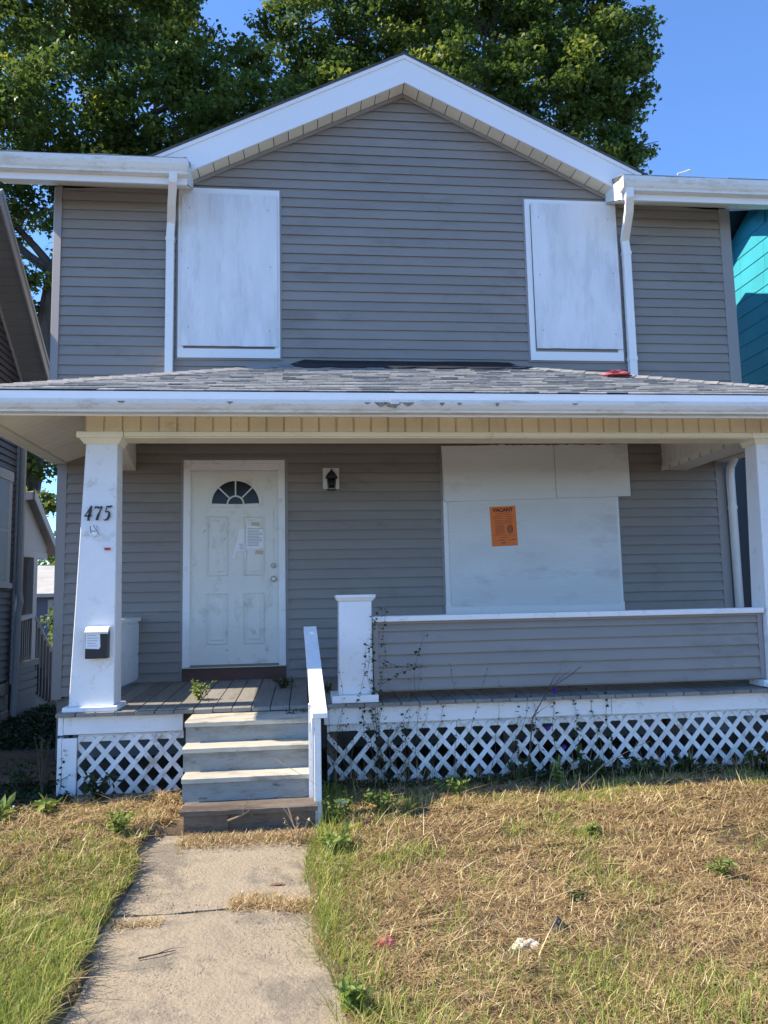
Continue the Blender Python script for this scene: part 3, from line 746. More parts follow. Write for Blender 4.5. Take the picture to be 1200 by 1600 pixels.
part('edge_trim', 'soffit', sL, -1.385, -1.285, EY+.056, -.004, 2.268, 2.290); part('edge_trim', 'soffit', sR, 5.885, 5.985, EY+.056, -.004, 2.268, 2.290)
part('fascia', 'fascia', H, EX0-.012, EX0+.012, EY+.056, -.03, 2.262, 2.435); part('fascia', 'fascia', H, EX1-.012, EX1+.012, EY+.056, -.03, 2.262, 2.435)
bm = B(); hexa(bm, [(-1.25, EY+.06, 2.27), (5.85, EY+.06, 2.27), (5.85, EY+.06, 2.285), (-1.25, EY+.06, 2.285)], [(-.62, P+.01, 2.435), (5.30, P+.01, 2.435), (5.30, P+.01, 2.45), (-.62, P+.01, 2.45)])
obj('porch_soffit', bm, 'cream', H)
# ---- main roof
SL = .487; PKX = 2.362; RY = -.25; XL_, XR_ = -1.97, 6.74
def slab(bm, quad, th=.12):
    a = [Vector(p) for p in quad]; hexa(bm, a, [p-Vector((0,0,th)) for p in a])
rz0 = 5.415; rzr = 6.70; ry = 2.50
bm = B(); rw_ = rz0+(rzr-rz0)*.52/(ry+.5)
slab(bm, [(XL_, .02, rw_), (XR_, .02, rw_), (XR_, ry, rzr), (XL_, ry, rzr)], .05)
slab(bm, [(XL_, -.50, rz0), (0.0, -.50, rz0), (0.0, .019, rw_), (XL_, .019, rw_)], .05)
slab(bm, [(4.735, -.50, rz0), (XR_, -.50, rz0), (XR_, .019, rw_), (4.735, .019, rw_)], .05)
slab(bm, [(XL_, ry, rzr), (XR_, ry, rzr), (XR_, 5.6, rz0), (XL_, 5.6, rz0)], .05)
mr = obj('roof', bm, 'shdark', H, label='main pitched roof')
bm = B(); zp = 6.945
slab(bm, [(PKX, RY-.02, zp), (PKX, 3.0, zp), (-.46, 3.0, zp-SL*(PKX+.46)), (-.46, RY-.02, zp-SL*(PKX+.46))], .03)
slab(bm, [(PKX, RY-.02, zp), (PKX, 3.0, zp), (5.18, 3.0, zp-SL*(5.18-PKX)), (5.18, RY-.02, zp-SL*(5.18-PKX))], .03)
obj('roof', bm, 'shdark', H, label='front gable roof')
# end gables of the main block
for xg in (-1.45, 6.22):
    bm = B(); prism(bm, [(.0, 5.2), (5.0, 5.2), (5.0, 5.5), (2.5, 6.62), (0, 5.55)], xg, xg+.01, 'x'); obj('gable_wall', bm, 'corner', H)
# rake fascia boards (front of the gable)
def rake(sg):
    e = 2.75 if sg < 0 else 2.72
    bm = B(); q = [(0, 6.915), (0, 6.585), (sg*e, 6.585-SL*e), (sg*e, 6.915-SL*e)]
    prism(bm, [(PKX+a, z) for a, z in q], RY, RY+.022)
    o = obj('rake_board', bm, 'fascia', H)
    bm = B(); q = [(0, 6.93), (0, 6.87), (sg*e, 6.87-SL*e), (sg*e, 6.93-SL*e)]
    prism(bm, [(PKX+a, z) for a, z in q], RY-.014, RY-.0005); obj('rake_trim', bm, 'fascia', o)
    # soffit panels
    n = 16; Lr = 2.62
    for i in range(n):
        a0 = sg*(Lr*i/n+.004); a1 = sg*(Lr*(i+1)/n-.004); z0_, z1_ = 6.592-SL*abs(a0), 6.592-SL*abs(a1)
        bm = B(); hexa(bm, [(PKX+a0, RY+.0225, z0_), (PKX+a1, RY+.0225, z1_), (PKX+a1, -.03, z1_+.012), (PKX+a0, -.03, z0_+.012)],
                          [(PKX+a0, RY+.0225, z0_+.012), (PKX+a1, RY+.0225, z1_+.012), (PKX+a1, -.03, z1_+.024), (PKX+a0, -.03, z0_+.024)])
        obj('soffit_panel', bm, 'cream' if False else 'soffit', o, bevel=.002)
    bm = B(); q = [(0, 6.60), (0, 6.555), (sg*Lr, 6.555-SL*Lr), (sg*Lr, 6.60-SL*Lr)]
    prism(bm, [(PKX+a, z) for a, z in q], -.035, -.018); obj('wall_trim', bm, 'corner', o)
rake(-1); rake(1)
# eaves either side of the gable
for (x0, x1, side) in ((XL_, 0.0, -1), (4.735, XR_, 1)):
    fa = part('fascia', 'fascia', H, x0, x1-.0 if side < 0 else x1, -.472, -.452, 5.150, 5.40)
    g_ = kgutter(x0-.02 if side > 0 else x0-.02, x1+.02, -.474, 5.225, 5.372, fa, .115, 'gutter')
    part('gutter_end', 'gutter', g_, (x1+.0202 if side < 0 else x0-.024), (x1+.024 if side < 0 else x0-.0202), -.589, -.474, 5.235, 5.372)
    bm = B(); xa, xb = (x0, x1) if side < 0 else (x0, x1)
    hexa(bm, [(xa, -.45, 5.152), (xb, -.45, 5.152), (xb, -.45, 5.164), (xa, -.45, 5.164)], [(xa, -.002, 5.352), (xb, -.002, 5.352), (xb, -.002, 5.364), (xa, -.002, 5.364)])
    obj('soffit_panel', bm, 'soffit', fa)
    # end return of the eave box beside the gable
    xe = x1 if side < 0 else x0
    bm = B(); prism(bm, [(-.45, 5.152), (-.026, 5.345), (-.026, 5.5), (-.45, 5.40)], xe-(.012 if side < 0 else 0), xe+(.0 if side < 0 else .012), 'x'); obj('eave_end', bm, 'fascia', fa)
    # shingle edge above the gutter
    x = x0
    while x < x1-.01:
        x2 = min(x+R(.25, .36), x1)
        bm = B(); up = R(0, .010); hexa(bm, [(x+.002, -.535, 5.400+up), (x2, -.535, 5.400+up), (x2, -.535, 5.410+up), (x+.002, -.535, 5.410+up)], [(x+.002, -.40, 5.463), (x2, -.40, 5.463), (x2, -.40, 5.475), (x+.002, -.40, 5.475)])
        obj('shingle', bm, 'shingle', mr); x = x2
# small bent strap lying on the right roof edge
bm = B(); tube(bm, [(5.36, -.55, 5.43), (5.46, -.53, 5.47), (5.52, -.52, 5.50), (5.55, -.50, 5.49)], .011, 6); obj('loose_strap', bm, 'gutter', mr)

# downspouts
def downspout(pts, w, d, lab, bands=()):
    bm = B(); rect_tube(bm, pts, w, d); o = obj('downspout', bm, 'whitem', H, label=lab)
    for p in bands:
        bm = B(); box(bm, p[0]-w/2-.006, p[0]+w/2+.006, p[1]-d/2-.006, p[1]+d/2+.006, p[2]-.02, p[2]+.02); obj('coupling', bm, 'whitem', o)
    return o
downspout([(-.128, -.535, 5.24), (-.135, -.52, 5.16), (-.185, -.30, 5.03), (-.225, -.085, 4.93), (-.235, -.062, 4.80), (-.238, -.062, 3.05)], .082, .06, 'left upper downspout', [(-.235, -.062, 4.74)])
downspout([(4.79, -.535, 5.25), (4.795, -.525, 5.16), (4.84, -.40, 5.06), (4.92, -.075, 4.88), (4.935, -.060, 4.74), (4.935, -.060, 3.0)], .088, .06, 'right upper downspout with offset bend', [(4.935, -.060, 4.72), (4.935, -.060, 3.46)])
bm = B(); tube(bm, [(5.96, -.30, 2.32), (5.99, -.20, 2.27), (6.01, -.085, 2.20), (6.01, -.07, 2.10), (6.01, -.07, -.7)], .045, 12); ds = obj('downspout', bm, 'whitem', H, label='round lower downspout at the right corner', smooth=True)
bm = B(); tube(bm, [(6.01, -.07, 1.72), (6.01, -.07, 1.76)], .052, 12); obj('coupling', bm, 'whitem', ds)

# ------------------------------------------------------------------ things fixed to the house
ml = thing('mailbox', 'small black wall mailbox with a paper label on the left porch column', 'mailbox', loc=(0,0,0))
bm = B(); prism(bm, [(P-.10, .375), (P-.016, .375), (P-.016, .60), (P-.075, .60), (P-.10, .575)], -.548, -.378, 'x'); obj('box', bm, 'black', ml, bevel=.003)
bm = B(); prism(bm, [(P-.112, .570), (P-.016, .615), (P-.016, .628), (P-.075, .622), (P-.115, .585)], -.553, -.372, 'x'); obj('lid', bm, 'gutter', ml)
bm = B(); prism(bm, [(-.545, .455), (-.44, .45), (-.43, .47), (-.436, .585), (-.543, .58)], P-.1035, P-.1012); pl = obj('label', bm, 'paper', ml)
bm = B()
for k in range(5): box(bm, -.53, -.455+R(-.01, .01), P-.1045, P-.1037, .555-k*.02, .558-k*.02)
obj('print', bm, 'paperink', pl)

ln = thing('wall_lantern', 'small black wall lantern on a white square plate right of the front door', 'lantern')
part('back_plate', 'white', ln, 1.393, 1.568, -.028, -.0175, 1.985, 2.215, bevel=.004)
bm = B(); tube(bm, [(1.483, -.029, 2.16), (1.483, -.05, 2.165), (1.483, -.10, 2.185), (1.483, -.115, 2.16)], .010, 8); obj('arm', bm, 'black', ln)
bm = B(); tube(bm, [(1.483, -.115, 2.175), (1.483, -.115, 2.15), (1.483, -.115, 2.11), (1.483, -.115, 2.085)], [.008, .035, .062, .066], 12); obj('hood', bm, 'black', ln, smooth=True)
bm = B(); tube(bm, [(1.483, -.115, 2.083), (1.483, -.115, 1.985)], [.040, .030], 10); obj('glass_shade', bm, 'glass', ln, smooth=True)
for a in range(4):
    an = a*math.pi/2+math.pi/4; ca, sa = math.cos(an), math.sin(an)
    bm = B(); tube(bm, [(1.483+.062*ca, -.115+.062*sa, 2.085), (1.483+.05*ca, -.115+.05*sa, 1.965)], .004, 5); obj('cage_bar', bm, 'black', ln)
bm = B(); tube(bm, [(1.483+.05*math.cos(t), -.115+.05*math.sin(t), 1.965) for t in [2*math.pi*k/16 for k in range(17)]], .0045, 5); obj('cage_ring', bm, 'black', ln)

# notice
nz = thing('vacancy_notice', 'orange VACANT notice taped to the big white board', 'notice')
def NP(u, v):   # u,v in 0..1 on the sheet (tilted)
    a = (3.209+(.0)+.289*u+.007*(1-v)*2, 1.773+.010*u-.436*(1-v)); return a
bm = B(); prism(bm, [NP(0,0), NP(1,0), NP(1,1), NP(0,1)], -.0545, -.0522); obj('sheet', bm, 'orange', nz)
def bar(bm, u0, u1, v0, v1, y0=-.0556, y1=-.0546):
    q = [NP(u0, v0), NP(u1, v0), NP(u1, v1), NP(u0, v1)]; hexa(bm, [(p[0], y0, p[1]) for p in q], [(p[0], y1, p[1]) for p in q])
def text(body, size, x, y, z, parent, m, bold=0, name='lettering', depth=.0006, align='CENTER', rot=0, sx=1):
    cu = bpy.data.curves.new('t', 'FONT'); cu.body = body; cu.size = size; cu.align_x = align; cu.extrude = depth; cu.offset = bold
    o = bpy.data.objects.new('t', cu); C.objects.link(o); bpy.context.view_layer.update()
    me = bpy.data.meshes.new_from_object(o.evaluated_get(bpy.context.evaluated_depsgraph_get())); bpy.data.objects.remove(o)
    me.transform(Matrix.Translation((x, y, z)) @ Matrix.Rotation(rot, 4, 'Y') @ Matrix.Rotation(math.pi/2, 4, 'X') @ Matrix.Diagonal((sx, 1, 1, 1)))
    me.materials.clear()
    return link(name, me, m, parent)
text('VACANT', .056, 3.357, -.0552, 1.720, nz, 'ink', bold=.0022, rot=-.03, sx=1.0)
bm = B()
for v, a, b_ in ((.83,.27,.75),(.785,.2,.8),(.74,.12,.47),(.735,.55,.92),(.70,.12,.5),(.69,.6,.85),(.645,.18,.48),(.645,.55,.85),(.605,.15,.85),(.575,.2,.82)):
    u = a
    while u < b_:
        w_ = R(.03, .08); bar(bm, u, min(u+w_, b_), v-.006, v+.006); u += w_+.012
for k in range(11):
    u = .17
    while u < .50: w_ = R(.03, .09); bar(bm, u, min(u+w_, .52), .53-k*.023, .539-k*.023); u += w_+.012
obj('print', bm, 'ink2', nz)
bm = B(); bar(bm, .08, .93, .268, .274); bar(bm, .1, .5, .135, .141); bar(bm, .58, .95, .145, .151)
for a, b_, v in ((.32,.62,.215),(.3,.5,.155),(.78,.9,.16),(.35,.55,.09),(.38,.5,.06)): bar(bm, a, b_, v-.006, v+.006)
obj('print', bm, 'ink2', nz)
# round seal emblem
bm = B(); scx, scz = NP(.74, .42)
for r0, wd in ((.030, .006), (.019, .004)):
    pts = [(scx+r0*.9*math.cos(t), scz+r0*1.45*math.sin(t)) for t in [2*math.pi*k/20 for k in range(21)]]; stroke(bm, pts, [wd]*21, -.0556, -.0546)
pts = [(scx, scz+.022), (scx+.014, scz), (scx, scz-.022), (scx-.014, scz), (scx, scz+.022)]; stroke(bm, pts, [.005]*5, -.0557, -.0546)
for t in range(10):
    a = 2*math.pi*t/10; stroke(bm, [(scx+.026*math.cos(a), scz+.038*math.sin(a)), (scx+.034*math.cos(a), scz+.050*math.sin(a))], [.005]*2, -.0557, -.0546)
obj('emblem', bm, 'ink', nz)

# torn paper on door
pn = thing('torn_notice', 'torn white printed paper taped to the front door', 'notice')
bm = B(); prism(bm, [(.575, 1.345), (.765, 1.36), (.765, 1.50), (.74, 1.57), (.70, 1.60), (.575, 1.605), (.57, 1.48)], -.0285, -.0268); ps = obj('sheet', bm, 'paper', pn)
bm = B(); prism(bm, [(.43, 1.25), (.455, 1.255), (.475, 1.33), (.548, 1.335), (.553, 1.26), (.575, 1.245), (.567, 1.40), (.565, 1.56), (.50, 1.57), (.49, 1.50)], -.0280, -.0265); obj('scrap', bm, 'paper', pn)
for x, z in ((.625, 1.60), (.665, 1.30)):
    bm = B(); prism(bm, [(x, z), (x+.085, z-.012), (x+.095, z+.03), (x+.012, z+.036)], -.0302, -.0288); obj('tape', bm, 'tape', pn)
bm = B()
for k in range(12):
    z = 1.565-k*.0165; box(bm, .59, R(.70, .75), -.0292, -.0287, z, z+.0045)
for k in range(4):
    z = 1.40-k*.016; box(bm, .50+R(0,.01), .545, -.0287, -.0282, z, z+.004)
obj('print', bm, 'paperink', pn)

# crumpled things
def crumple(name, c, size, m, label, cat, seed=0, flat=.5):
    bm = B(); bmesh.ops.create_icosphere(bm, subdivisions=3, radius=1)
    for v in bm.verts:
        n1 = mnoise.noise(v.co*1.7+Vector((seed, 0, 0))); n2 = mnoise.noise(v.co*4.5+Vector((0, seed, 0)))
        v.co *= 1+.55*n1+.30*n2
        v.co = Vector((v.co.x*size[0], v.co.y*size[1], max(-.35, v.co.z)*size[2]))+Vector(c)
    return tag(obj(name, bm, m), label, cat)
crumple('cloth_rag', (4.32, -1.02, 2.985), (.15, .07, .035), 'cloth', 'crumpled faded red rag lying on the porch roof shingles', 'rag', 3)
crumple('plastic_litter', (1.55, -4.52, -.785), (.045, .012, .045), 'litter', 'crumpled salmon red plastic scrap on the dry lawn near the walkway', 'litter', 8)
crumple('foam_chunk', (2.17, -4.63, -.77), (.060, .035, .028), 'rock', 'pale broken chunk with dark underside on the dry lawn', 'litter', 5)
crumple('bark_scrap', (2.36, -4.50, -.765), (.035, .025, .05), 'bark', 'small dark bark scrap beside the pale chunk on the lawn', 'litter', 15)
crumple('paper_litter', (1.44, -2.35, -.73), (.045, .03, .055), 'paper', 'crumpled white paper in the weeds right of the bottom step', 'litter', 12)
crumple('fallen_leaf', (1.02, -3.62, -.795), (.035, .015, .004), 'rust', 'brown dead leaf lying on the concrete walkway', 'leaf', 2)
crumple('mulch_lump', (-.93, -2.0, -.745), (.06, .05, .05), 'stone', 'grey rounded stone in the shade beside the porch corner', 'stone', 22)

# ------------------------------------------------------------------ left neighbour
N = thing('neighbour_house', 'dark slate neighbouring house with grey trimmed side gable, at the left edge', 'house')
NX, RX = -3.0, -2.6
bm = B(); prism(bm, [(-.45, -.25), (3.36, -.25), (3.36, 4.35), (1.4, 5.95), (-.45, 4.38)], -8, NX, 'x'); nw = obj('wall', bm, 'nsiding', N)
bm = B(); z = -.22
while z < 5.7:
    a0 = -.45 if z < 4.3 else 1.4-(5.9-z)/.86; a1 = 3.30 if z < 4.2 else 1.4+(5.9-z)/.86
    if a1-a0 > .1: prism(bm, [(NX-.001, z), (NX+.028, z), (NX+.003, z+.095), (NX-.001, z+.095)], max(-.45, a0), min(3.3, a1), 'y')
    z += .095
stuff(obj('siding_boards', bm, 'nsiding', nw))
part('corner_trim', 'ntrim', nw, NX+.0165, NX+.05, 3.30, 3.38, -.3, 4.1)
# downspout on its corner, bending low
bm = B(); tube(bm, [(NX+.09, 3.36, 4.05), (NX+.09, 3.36, 1.0), (NX+.12, 3.34, .85), (NX+.10, 3.32, .7), (NX+.08, 3.30, -.8)], .045, 8); obj('downspout', bm, 'ntrim', N)
part('wall', 'nsiding', N, -8, NX-.12, 3.361, 3.95, -.8, 4.0)
nf = part('foundation', 'stone', N, -8, NX-.02, -.45, 3.36, -.9, -.251)
for r_i in range(3):
    y = -.4+R(0, .1)
    while y < 3.2:
        y1 = min(y+R(.25, .45), 3.3); bm = B(); box(bm, NX-.019, NX+.02+R(0, .02), y, y1-.02, -.82+r_i*.19, -.65+r_i*.19)
        obj('stone', bm, 'stone', nf, bevel=.015); y = y1
# neighbour window
nwn = part('window', 'ntrim', N, NX+.0165, NX+.045, 2.25, 3.10, 1.08, 2.68)
part('frame', 'ntrim', nwn, NX+.0452, NX+.06, 2.25, 3.10, 2.56, 2.70); part('frame', 'ntrim', nwn, NX+.0452, NX+.075, 2.22, 3.13, 1.05, 1.12)
M['painted_sheen'] = mat('dull window pane with blind', (.16,.18,.20), .5, .1, 3)  # flat grey-blue colour stands in for the muted sky reflection
for z0, z1 in ((1.15, 1.83), (1.88, 2.54)): part('pane', 'painted_sheen', nwn, NX+.0452, NX+.048, 2.37, 2.98, z0, z1)
# gable roof: soffit, rake boards
def ngable(sg, pk=(1.4, 6.05), ln_=2.08, s=.865):
    y0, z0 = pk; y1, z1 = y0+sg*ln_, z0-s*ln_
    o = None
    bm = B(); prism(bm, [(y0, z0), (y1, z1), (y1, z1-.10), (y0, z0-.10)], -8, RX, 'x'); o = obj('roof', bm, 'shdark', N)
    bm = B(); prism(bm, [(y0, z0+.01), (y1, z1+.01), (y1, z1-.05), (y0, z0-.05)], RX+.0005, RX+.03, 'x'); obj('rake_trim', bm, 'ntrim', o)
    bm = B(); prism(bm, [(y0, z0-.052), (y1, z1-.052), (y1, z1-.21), (y0, z0-.21)], RX-.012, RX+.012, 'x'); obj('rake_board', bm, 'ntrim', o)
    n = 22
    for i in range(n):
        ya, yb = y0+(y1-y0)*i/n, y0+(y1-y0)*(i+1)/n-sg*.006; za, zb = z0-s*abs(ya-y0), z0-s*abs(yb-y0)
        bm = B(); hexa(bm, [(NX+.001, ya, za-.18), (RX-.013, ya, za-.18), (RX-.013, yb, zb-.18), (NX+.001, yb, zb-.18)], [(NX+.001, ya, za-.165), (RX-.013, ya, za-.165), (RX-.013, yb, zb-.165), (NX+.001, yb, zb-.165)])
        obj('soffit_plank', bm, 'nsoff', o)
    bm = B(); prism(bm, [(y0, z0-.18), (y1, z1-.18), (y1, z1-.28), (y0, z0-.28)], NX+.0165, NX+.03, 'x'); obj('frieze_board', bm, 'ntrim', o)
    # return at the foot of the rake
    a, b_ = sorted((y1-sg*.30, y1)); part('eave_return', 'ntrim', o, -4.5, RX+.012, a, b_, z1-.34, z1-.215); return o
ngable(1); ngable(-1)
# front porch of the neighbour (outside the frame, throws the shade beside our porch)
npz = part('porch', 'ngrey', N, -8, -2.98, -1.95, -.46, -.8, -.12)
bm = B(); prism(bm, [(-8, 2.5), (-2.75, 2.15), (-2.75, 2.30), (-8, 3.0)], -2.08, -.455); obj('porch_roof', bm, 'shdark', N)
for y in (-1.9, -.75): part('porch_column', 'ntrim', N, -3.2, -2.98, y, y+.22, -.119, 2.2)
part('railing_wall', 'nsiding', N, -3.12, -3.0, -1.67, -.77, -.118, .8)
# rear porch of the neighbour
bm = B(); prism(bm, [(3.42, 2.44), (4.05, 2.56), (5.25, 1.72), (5.25, 1.62), (4.05, 2.44), (3.42, 2.34)], -5.0, -2.98, 'x'); rp = obj('rear_porch_roof', bm, 'nsoff', N)
bm = B(); prism(bm, [(4.02, 2.60), (5.28, 1.745), (5.28, 1.60), (4.02, 2.44)], -2.979, -2.955, 'x'); obj('rake_board', bm, 'ntrim', rp)
bm = B(); prism(bm, [(3.45, 2.33), (4.05, 2.43), (5.0, 1.78), (5.0, 1.66), (3.45, 1.66)], -3.12, -3.08, 'x'); obj('gable_panel', bm, 'ntrim', rp)
part('porch_beam', 'ntrim', rp, -3.16, -3.06, 3.45, 5.0, 1.55, 1.655)
rf = part('rear_porch_floor', 'ngrey', N, -5.0, -3.0, 3.50, 4.55, -.12, -.03)
part('post', 'ntrim', rf, -3.12, -3.02, 4.25, 4.42, -.029, 1.549)
bm = B(); prism(bm, [(3.50, .55), (4.30, .62), (4.30, .68), (3.50, .61)], -3.09, -3.01, 'x'); obj('hand_rail', bm, 'ntrim', rf)
y = 3.55
while y < 4.25: part('baluster', 'ngrey', rf, -3.075, -3.035, y, y+.04, -.029, .57); y += .085
part('skirt', 'nsiding', rf, -3.06, -3.02, 3.50, 4.50, -.85, -.121)
for z in (-.2, -.32, -.44): part('skirt_board', 'nsiding', rf, -3.0195, -3.0, 3.52, 4.48, z-.10, z-.01)
for k in range(4): part('rear_step', 'ngrey', rf, -4.0, -3.05, 4.56+k*.25, 4.81+k*.25, -.85, -.20-k*.17)
bm = B(); tube(bm, [(-3.03, 4.38, .62), (-3.03, 5.35, -.05)], .03, 6); obj('hand_rail', bm, 'ntrim', rf)
for k in range(6): part('baluster', 'ngrey', rf, -3.05, -3.01, 4.45+k*.15, 4.48+k*.15, -.55-k*.05, .55-k*.10)

# ------------------------------------------------------------------ right neighbour, turquoise
BH = thing('turquoise_house', 'turquoise shingle sided house at the right edge beyond the gutter', 'house')
BX = 8.0; AY, AZ, SK = 2.25, 6.62, .50
bm = B(); prism(bm, [(-1.2, -.8), (6.2, -.8), (6.2, AZ-SK*3.95), (AY, AZ), (-1.2, AZ-SK*3.45)], BX+.01, 16, 'x'); bwl = obj('wall', bm, 'blue', BH)
part('lower_wall', 'bluetrim_shade', BH, BX-.02, 16.2, -1.3, 6.3, -.8, 2.9, label='lower storey with its shade painted in navy')  # navy colour stands in for deep shade in the gap beside the porch
z = 2.95
while z < AZ-.1:
    y = -1.1+R(0, .3); lim = (AZ-z-.24)/SK
    while y < 6.1:
        y1 = min(y+.61, 6.1); ya, yb = max(y, AY-lim), min(y1, AY+lim)
        if yb-ya > .05:
            bm = B(); prism(bm, [(BX+.009, z), (BX-.012, z), (BX-.002, z+.24), (BX+.009, z+.24)], ya+.002, yb-.002, 'y'); obj('wall_shingle', bm, 'blue', bwl)
        y = y1
    z += .232
for sg in (1, -1):
    bm = B(); y1 = AY+sg*4.3; z1 = AZ+.10-SK*4.3
    prism(bm, [(AY, AZ+.10), (y1, z1), (y1, z1-.09), (AY, AZ+.01)], BX-.34, 16.3, 'x'); ro_ = obj('roof', bm, 'bluetrim_shade', BH)
    bm = B(); prism(bm, [(AY, AZ+.11), (y1, z1+.01), (y1, z1-.17), (AY, AZ-.07)], BX-.37, BX-.341, 'x'); obj('rake_board', bm, 'bluetrim_shade', ro_)

# ------------------------------------------------------------------ garage and shrub far behind on the left
GA = thing('garage', 'low garage with shade-blue wall and pale roof seen far back between the two houses', 'garage')
part('wall', 'garage', GA, -10.5, -5.0, 14.3, 18, -.8, 1.15)  # shade on the pale wall is put into its dark blue colour
bm = B(); prism(bm, [(14.0, 1.12), (16.2, 2.0), (18.3, 1.12), (18.3, 1.02), (14.0, 1.02)], -10.8, -4.7, 'x'); obj('roof', bm, 'groof', GA)
for x in (-7.2, -6.0): part('window', 'ntrim', GA, x, x+.7, 14.27, 14.299, .2, .95)

# ------------------------------------------------------------------ foliage
LEAF = np.array([(0,0,0),(.30,.10,.05),(.50,.42,.0),(.22,.55,.05),(.0,1.0,-.06),(-.22,.55,.05),(-.50,.42,.0),(-.30,.10,.05)])
LF = [(0,1,2,3),(0,3,4,5),(0,5,6,7)]
def leaves(name, centers, size, m, parent, vfun=None, droop=.5, base=LEAF, faces=LF, upbias=.6):
    n = len(centers); k = len(base)
    yaw = rng.uniform(0, 2*np.pi, n); pit = rng.normal(-droop, .55, n); rol = rng.normal(0, .6, n)
    s = size*rng.uniform(.65, 1.25, n)
    L = base[None, :, :]*s[:, None, None]
    cr, sr = np.cos(rol)[:, None], np.sin(rol)[:, None]
    x = L[..., 0]*cr + L[..., 2]*sr; z = -L[..., 0]*sr + L[..., 2]*cr; y = L[..., 1]
    cp, sp_ = np.cos(pit)[:, None], np.sin(pit)[:, None]
    y2 = y*cp - z*sp_; z2 = y*sp_ + z*cp
    cy, sy = np.cos(yaw)[:, None], np.sin(yaw)[:, None]
    X = x*cy - y2*sy; Y = x*sy + y2*cy
    V = np.stack([X, Y, z2], -1) + centers[:, None, :]
    F = (np.array(faces)[None] + (np.arange(n)*k)[:, None, None]).reshape(-1, 4)
    v = np.repeat(np.clip(rng.beta(2, 3.2, n) if vfun is None else vfun(n), 0, 1), k)
    return mesh_np(name, V.reshape(-1, 3), F, v, m, parent)
def limb(bm, a, b, r0, r1, n=6, wob=.12, sides=7):
    a, b = Vector(a), Vector(b); L = (b-a).length; pts = []
    for i in range(n+1):
        t = i/n; p = a.lerp(b, t)
        if 0 < i < n: p += Vector((R(-1, 1), R(-1, 1), R(-.5, .5)))*wob*L*.25
        p.z += math.sin(t*math.pi)*L*.04
        pts.append(p)
    tube(bm, pts, [r0+(r1-r0)*i/n for i in range(n+1)], sides); return pts
def tree(name, label, base, trunk_pts, trunk_r, lobes, seed, leaf_n=84, dens=30, leafsize=.118, group=None):
    global rng
    random.seed(seed); rng = np.random.default_rng(seed)
    t = thing(name, label, 'tree', group)
    bm = B(); tube(bm, trunk_pts, trunk_r, 12)
    tp = [Vector(p) for p in trunk_pts]
    cs = []
    for (lx, ly, lz, lr) in lobes:
        # attach each lobe to the nearest lower trunk point
        cand = [p for p in tp if p.z < lz-.2] or [tp[0]]
        p = min(cand, key=lambda q: (q-Vector((lx, ly, lz-lr*.8))).length); ri = trunk_r[tp.index(p)]*.45
        path = limb(bm, p, (lx, ly, lz), max(.05, ri), .035, 6)
        for k in range(7):
            d = Vector((R(-1,1), R(-1,1), R(-.6,1))).normalized(); limb(bm, path[random.choice((3,4,5,6))], Vector((lx, ly, lz))+d*lr*.85, .028, .008, 4, .2, 5)
        nc = int(dens*lr*lr)
        for k in range(nc):
            d = rng.normal(0, 1, 3); d /= np.linalg.norm(d); rr = lr*(rng.uniform(.25, 1)**.45)
            c = np.array([lx, ly, lz]) + d*rr*np.array([1, 1, .85])
            q = rng.normal(0, 1, (leaf_n, 3)); q /= np.linalg.norm(q, axis=1)[:, None]
            q *= (rng.uniform(0, 1, (leaf_n, 1))**.5)*rng.uniform(.28, .50)*np.array([1.15, 1.15, .55])
            cs.append(c+q)
    obj('trunk', bm, 'bark', t)
    cs = np.concatenate(cs)
    # clumps share a tint
    tint = np.repeat(rng.beta(1.6, 3.2, len(cs)//leaf_n), leaf_n)
    leaves('crown', cs, leafsize, 'leaf', t, lambda n: tint*.8 + rng.beta(2, 3, n)*.25)
    print(name, len(cs), 'leaves')
A_l = []
def px_lobe(L, pts): L.extend(pts)
# left maple (trunk seen in the gap at the left)
A_l = [(-6.6,10,13.2,1.7),(-4.9,9.5,15.2,1.8),(-2.6,9.5,15.6,1.8),(-.9,10,13.8,1.5),(-6.4,10,10.6,1.4),(-4.2,9.3,12.4,1.7),(-2.0,9.3,12.6,1.8),(.2,9.6,12.1,1.5),(-3.6,10.2,10.4,1.6),
       (-1.2,9.8,10.6,1.6),(-5.6,9.8,8.3,1.0),(-7.4,10,8.0,1.3),(-6.6,10.5,5.6,1.0),(-5.6,10.6,4.4,.75),(-4.75,9.0,4.1,.62),(-4.55,8.9,3.0,.42),(-8.4,10.4,11,1.6),(-2.4,11,17.6,1.2),(-6.9,11,16.2,1.8),(-3.6,11.4,17.4,1.8),(1.5,10.4,13.4,1.2),(-5.2,10.9,6.3,.6)]
tree('maple_tree', 'large dark green maple whose trunk stands in the gap left of the house', (-5.3,10,-.8),
     [(-5.45,10,-.85),(-5.35,10,1.0),(-5.25,10,3.0),(-5.05,10,5.0),(-4.85,10,7.0),(-4.62,10,8.6),(-4.2,10,10.2),(-3.5,10,12),(-2.8,10,14)], [.46,.36,.33,.31,.29,.26,.21,.15,.08], A_l, 21)
